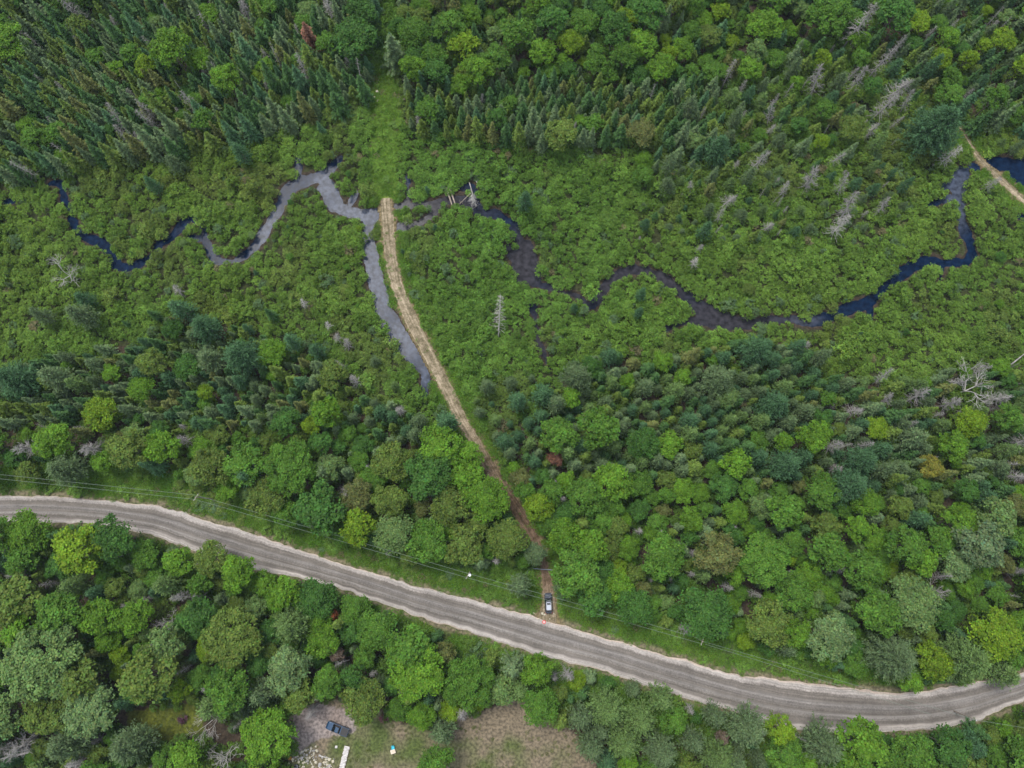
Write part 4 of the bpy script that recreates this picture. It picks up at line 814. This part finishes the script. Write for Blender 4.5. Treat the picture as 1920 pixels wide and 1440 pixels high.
for i in range(3):
    d = Vector((seq[i+1][0]-seq[i][0], seq[i+1][1]-seq[i][1])).normalized(); nn = (-d.y, d.x)
    for o_, z_, w_ in ((.45, 0, 'upper'), (-.55, -.15, 'lower')):
        wire('power_line', (seq[i][0]+nn[0]*o_, seq[i][1]+nn[1]*o_, PH-.15+z_), (seq[i+1][0]+nn[0]*o_, seq[i+1][1]+nn[1]*o_, PH-.15+z_), .7, label=f'{w_} pale power line {nmz[i]}', category='power line', group='power lines along the road')
wire('power_line', (*pl[2], PH-.2), (*pe, 8.5), .6, label='single pale power line slanting over the road bend at right', category='power line', group='power lines along the road')
wire('power_line', (pl[2][0]+.5, pl[2][1]-.6, PH-.3), (pe[0]-10, pe[1]+1.2, 8.4), .6, label='second thin line beside it ending over the bend', category='power line', group='power lines along the road')
wire('power_line', (*pe, 8.5), (*p3, PH), .6, label='pale power line running on to the lower right corner', category='power line', group='power lines along the road')
e = root('utility_pole', pe[0], pe[1], 0, 0, label='short utility pole south of the road at the right bend', category='utility pole', group='utility poles along the road')
fin('shaft', cyl((0, 0, 4.0), .15, 9.0, seg=10, r2=.1), M_POLE, e); fin('insulator', cyl((0, 0, 8.6), .07, .2, seg=8), M_CERAM, e)

# gate across the track
x, y = G1(1017, 1067); e = root('track_gate', x, y, .1, R(-4), label='long pale metal bar gate across the dirt track in the wood', category='gate')
for z_ in (.55, 1.0): fin('bar', cyl((0, 0, z_), .06, 4.6, 'X', 8), M_GALV, e)
for sx in (-2.35, 2.35): fin('post', cyl((sx, 0, .5), .1, 1.5, seg=8), M_POLE, e)
for sx in (-1.2, 0, 1.2): fin('strut', box((sx, 0, .78), (.05, .04, .42)), M_GALV, e)
# culvert pipe lying left of the track
x, y = G1(899, 891); a_, b_ = G1(891, 875), G1(907, 907); an = math.atan2(b_[1]-a_[1], b_[0]-a_[0]); Lc = math.dist(a_, b_)
e = root('culvert_pipe', x, y, .1, an, label='long blue-grey metal culvert half pipe lying left of the dirt track', category='pipe')
import bmesh
n = 40; secs = []
for i in range(n+1):
    rr = .42+.03*(i % 2); secs.append([(-Lc/2+Lc*i/n, rr*math.cos(R(a)), .42+rr*math.sin(R(a))) for a in range(0, 360, 20)])
fin('pipe_shell', loft(secs, False), M_GALV, e); fin('rim', [cyl((sx*Lc/2, 0, .42), .47, .08, 'X', 18) for sx in (-1,)], M_GALV, e)
fin('flange', box((0, -.47, .42), (Lc, .12, .05), 0, .01), M_PLANK, e)
# red and white pad at the road edge, beside the white litter
x, y = G1(1020, 1166); z0 = .42
e = root('landing_pad', x, y, .30, 0, label='small round red and white pad on the gravel at the track mouth', category='pad')
ring = cyl((0, 0, .03), .44, .03, seg=28); fin('rim', ring, simple('red_fabric', (.55,.06,.05), .7), e); fin('centre', cyl((0, 0, .05), .26, .02, seg=24), simple('white_fabric', (.6,.5,.5), .7), e); fin('dot', cyl((0, 0, .066), .10, .012, seg=20), simple('red_dot', (.7,.08,.07), .7), e)
# pale planks and stones at the mouth
def rock(name, x, y, z, r, m, seed, **p):
    g = np.random.default_rng(seed); bm = bmesh.new(); bmesh.ops.create_icosphere(bm, subdivisions=2, radius=r); f = g.uniform(.7, 1.15, 3)
    for v in bm.verts: v.co = Vector((v.co.x*f[0], v.co.y*f[1], v.co.z*f[2]*.6))*(1+.22*math.sin(v.co.x*4/r+seed)*math.cos(v.co.y*3/r+seed*2))
    me = bpy.data.meshes.new(name); bm.to_mesh(me); bm.free(); me.materials.append(m); o = link(name, me, None, **p); o.location = (x, y, z+r*.15); o.rotation_euler = (0, 0, g.uniform(0, 6)); return o
SPOT = ['nearest the road', 'left of the pad', 'above the pad', 'right of the pad', 'by the left weeds', 'by the car bumper', 'by the right weeds', 'farthest left', 'between car and pad']
for i, (u, v) in enumerate([(1003,1158),(1010,1160),(1021,1152),(1031,1160),(1000,1150),(1024,1147),(1038,1150),(995,1152),(1017,1150)]):
    x, y = G1(u, v); rock('stone', x, y, .26, .17+.06*(i % 3), M_STONE, 100+i, label=f'pale stone on the track mouth {SPOT[i]}', category='stone', group='pale stones at the track mouth')
# logs and fallen trunks over the stream
def log_(name, u1, v1, u2, v2, r, m, z=.5, branches=0, seed=1, **p):
    a, b = G1(u1, v1, z), G1(u2, v2, z); P = np.array([(*a, z), ((a[0]+b[0])/2, (a[1]+b[1])/2, z+.12), (*b, z-.1)]); Q = tube(P, [r, r*.85, r*.5], 7); g = np.random.default_rng(seed); d = unit(P[2]-P[0])
    if branches:
        for _ in range(branches):
            f = g.uniform(.25, 1); q = P[0]+(P[2]-P[0])*f; e_ = unit(d*.5+g.normal(0, .8, 3)*[1, 1, .5]); L = g.uniform(.6, 2.0); Q += tube([q, q+e_*L], [.05, .012], 3)
    return link(name, mesh_quads(name, np.array(Q), [m]), None, **p)
log_('log', 837, 352, 848, 386, .30, M_LOG, .7, label='thick brown log lying across the stream, left of the pair', category='log', group='logs across the stream')
log_('log', 842, 350, 854, 384, .28, M_LOG, .75, label='thick brown log lying across the stream, right of the pair', category='log', group='logs across the stream')
log_('fallen_tree', 880, 342, 893, 388, .16, M_GREY, .8, 26, 5, label='bare grey tree fallen over the dark stream bend', category='fallen tree')
log_('fallen_tree', 893, 340, 901, 354, .14, M_WHITEWOOD, .8, 4, 6, label='short bleached trunk on the bank above the fallen tree', category='fallen tree')
log_('fallen_tree', 883, 362, 862, 382, .10, M_LOG, .6, 5, 7, label='thin brown pole leaning from the bank to the stream', category='fallen tree')
log_('fallen_tree', 75, 1405, 0, 1424, .30, M_GREY, 4, 8, 8, label='long grey trunk slanting out of the lower left corner', category='fallen tree')
log_('fallen_tree', 292, 1391, 238, 1394, .2, M_WHITEWOOD, 3, 6, 9, label='pale bare trunk slanting beside the small round lawn', category='fallen tree')
log_('fallen_tree', 22, 1284, 0, 1289, .16, M_WHITEWOOD, 5, 3, 10, label='thin pale trunk at the left frame edge', category='fallen tree')
log_('fallen_tree', 1895, 684, 1925, 660, .2, M_GREY, 3, 6, 11, label='long grey trunk slanting at the right frame edge', category='fallen tree')
log_('fallen_tree', 1448, 1113, 1440, 1128, .1, M_GREY, 5, 2, 12, label='short grey stick in the lower right wood', category='fallen tree')
log_('fallen_tree', 712, 96, 718, 84, .16, M_LOG, .6, 3, 13, label='brown trunk lying at the head of the cut green strip', category='fallen tree')
# yard: plank walk, rockery, blue chair and crate, flower pot, drum
a, b = G1(651, 1399, .4), G1(638, 1452, .4); cx_, cy_ = (a[0]+b[0])/2, (a[1]+b[1])/2; an = math.atan2(b[1]-a[1], b[0]-a[0]); Lw = math.dist(a, b)
e = root('plank_walk', cx_, cy_, .12, an, label='white weathered plank walk at the lower edge of the yard', category='boardwalk')
for k in range(int(Lw/.32)): fin('plank', box((-Lw/2+.16+k*.32, .06*math.sin(k*2.3), .3), (.27, 1.15+.12*math.sin(k*1.7), .05), R(1.5*math.sin(k)), .008), M_PLANK, e)
for sy in (-.6, .6): fin('beam', box((0, sy, .2), (Lw, .1, .14)), M_LOG, e)
x, y = G1(737, 1409, .3); e = root('wooden_crate', x, y, tz(x, y), R(18), label='beige wooden crate below the turquoise chair in the yard', category='crate')
fin('crate_side', [box((0, sy*.42, .25), (1.1, .05, .5)) for sy in (-1, 1)]+[box((sx*.53, 0, .25), (.05, .79, .5)) for sx in (-1, 1)], M_PLANK, e); fin('lid', [box((0, -.34+.17*k, .52), (1.14, .15, .04)) for k in range(5)], noisy('beige_board', (.55,.47,.36), (.7,.62,.5), 3), e)
x, y = G1(737, 1401, .3); e = root('turquoise_chair', x, y, tz(x, y), R(5), label='small turquoise lounge chair on the yard grass', category='chair'); MT = simple('turquoise_plastic', (.02,.42,.55), .4)
fin('seat', box((0, -.2, .38), (.62, .8, .06), 0, .02), MT, e); bk = fin('backrest', box((0, .38, .62), (.62, .08, .55), 0, .02), MT, e)
for sx in (-.27, .27):
    for sy in (-.5, .3): fin('leg', box((sx, sy, .18), (.06, .06, .38)), MT, e)
    fin('armrest', box((sx*1.15, -.1, .6), (.08, .7, .04), 0, .01), MT, e)
RK = [(541,1432),(548,1424),(556,1417),(564,1411),(573,1407),(580,1411),(588,1413),(594,1408),(599,1417),(583,1403),(592,1400),(575,1416),(560,1429),(568,1431),(577,1427),(584,1432),(592,1430),(600,1433),(607,1430),(613,1434),(604,1421),(611,1424),(618,1424),(598,1437),(586,1438),(570,1438),(618,1436),(624,1428),(580,1421),(565,1422)]
PLC = ['topmost in the rockery','left rim of the rockery','upper left rim of the rockery','upper rim of the rockery','middle of the rockery','right arm of the rockery','lower edge of the rockery']
ORD = ['first','second','third','fourth','fifth','sixth','seventh','eighth','ninth','tenth','eleventh','twelfth','thirteenth','fourteenth']
ROWS = {}
for q in sorted(RK): ROWS.setdefault('upper' if q[1] < 1414 else 'middle' if q[1] < 1428 else 'lower', []).append(q)
RKL = {q: f'{ORD[k]} stone from the left in the {r_} row of the yard rockery' for r_, L_ in ROWS.items() for k, q in enumerate(L_)}
for i, (u, v) in enumerate(RK):
    x, y = G1(u, v, .2); rock('rockery_stone', x, y, tz(x, y), .24+.13*((i*7) % 5)/4, [M_STONE, M_STONE, M_DSTONE][i % 3], 200+i, label=RKL[(u, v)], category='stone', group='stones of the yard rockery')
log_('edging_rail', 600, 1417, 618, 1422, .09, M_PLANK, .3, label='thin white rail edging the rockery', category='rail')
x, y = G1(544, 1421, .3); e = root('flower_pot', x, y, tz(x, y), 0, label='yellow and orange flowering pot left of the rockery', category='flower pot')
fin('pot', cyl((0, 0, .2), .3, .4, seg=16, r2=.38), simple('terracotta', (.45,.16,.06), .8), e)
V, var = tuft(90, .5, .35, 80, .16); V = V+np.array([0, 0, .38]); o = link('flowers', mesh_quads('flowers', V, [M_LEAF], var), e); o['tint'] = [.75, .42, .03]
x, y = G1(556, 1437, .4); e = root('black_tub', x, y, tz(x, y), 0, label='dark round tub set among the rockery stones', category='tub')

g_ = np.random.default_rng(77); pr = []
for q in range(4):
    b_ = bmesh.new(); bmesh.ops.create_icosphere(b_, subdivisions=1, radius=.2)
    for v_ in b_.verts: v_.co *= g_.uniform(.7, 1.2)
    m_ = bpy.data.meshes.new('rubble_kind'); b_.to_mesh(m_); b_.free(); m_.materials.append(M_STONE if q % 2 else M_DSTONE); pr.append(m_)
uu = g_.uniform(540, 632, 900); vv = g_.uniform(1396, 1470, 900); kk = inpoly(uu, vv, [(545,1436),(556,1412),(590,1398),(604,1414),(630,1424),(636,1470),(545,1470)]) & (vnoise(uu, vv, 7, 3) > .45); uu, vv = uu[kk], vv[kk]; xx, yy = ground(uu, vv, .1); nn_ = len(uu)
scatter('rubble', pr, np.column_stack([xx, yy, tz(xx, yy)+.05]), g_.uniform(0, 6, (nn_, 3)), np.repeat(g_.uniform(.4, 1.1, (nn_, 1)), 3, 1), g_.integers(0, 4, nn_), np.ones((nn_, 3)), kind='stuff', category='rubble', label='small pale rubble between the stones of the yard rockery')
fin('tub_wall', cyl((0, 0, .3), .42, .6, seg=20, r2=.5), M_TRIM, e); fin('tub_water', cyl((0, 0, .59), .44, .03, seg=20), M_GLASS, e)
x, y = G1(630, 1401, .3); rock('white_rock', x, y, tz(x, y), .36, M_PLANK, 300, label='bright white rock between the pickup and the plank walk', category='stone')
x, y = G1(877, 946, .3); rock('white_rock', x, y, tz(x, y)+.2, .3, M_PLANK, 301, label='small white rock in a gap of the wood left of the track', category='stone')
BO = [2, 3, 4-0, 5, 5, 0, 3, 4, 2, 1]; BO = [1, 2, 3, 4, 5, 0, 3-1, 3, 1, 0]; k_ = 0
for (u, v, r_) in [(705,160,.35),(707,172,.45),(702,183,.5),(708,190,.4),(704,198,.3),(756,150,.35),(760,170,.45),(758,186,.35),(763,165,.3),(710,150,.3)]:
    x, y = G1(u, v); rock('boulder', x, y, tz(x, y), r_, M_STONE, 400+k_, label=f"pale boulder {['topmost','second from the top','third from the top','fourth from the top','fifth from the top','lowest'][BO[k_]]} on the {'left' if u < 730 else 'right'} edge of the green strip", category='boulder', group=f"boulders {'left' if u < 730 else 'right'} of the cut strip"); k_ += 1
for (u, v, c_, s_) in [(343,1348,(.09,.04,.06),1.2),(720,1347,(.22,.09,.10),1.1)]:
    x, y = G1(u, v, .6); V, var, T = SHR[2]; o = link('purple_shrub', mesh_quads('purple_shrub', V, [M_LEAF], var), None, label='small purple leaved shrub on the small round lawn' if u < 400 else 'small reddish shrub at the edge of the yard', category='shrub'); o['tint'] = list(c_); o.location = (x, y, tz(x, y)); o.scale = (s_*.8, s_*.8, s_*.5)

# air: a thin even haze round the whole place
hz = box((0, 55, 94.5), (900, 900, 191)); m = bpy.data.materials.new('haze'); m.use_nodes = True; n_ = m.node_tree.nodes; n_.remove(n_['Principled BSDF'])
pv = n_.new('ShaderNodeVolumePrincipled'); pv.inputs['Density'].default_value = .00006; pv.inputs['Color'].default_value = (.62, .80, 1, 1); m.node_tree.links.new(pv.outputs[0], n_['Material Output'].inputs['Volume'])
fin('haze', hz, m, kind='stuff', category='haze', label='faint pale blue haze in the air over the woods')
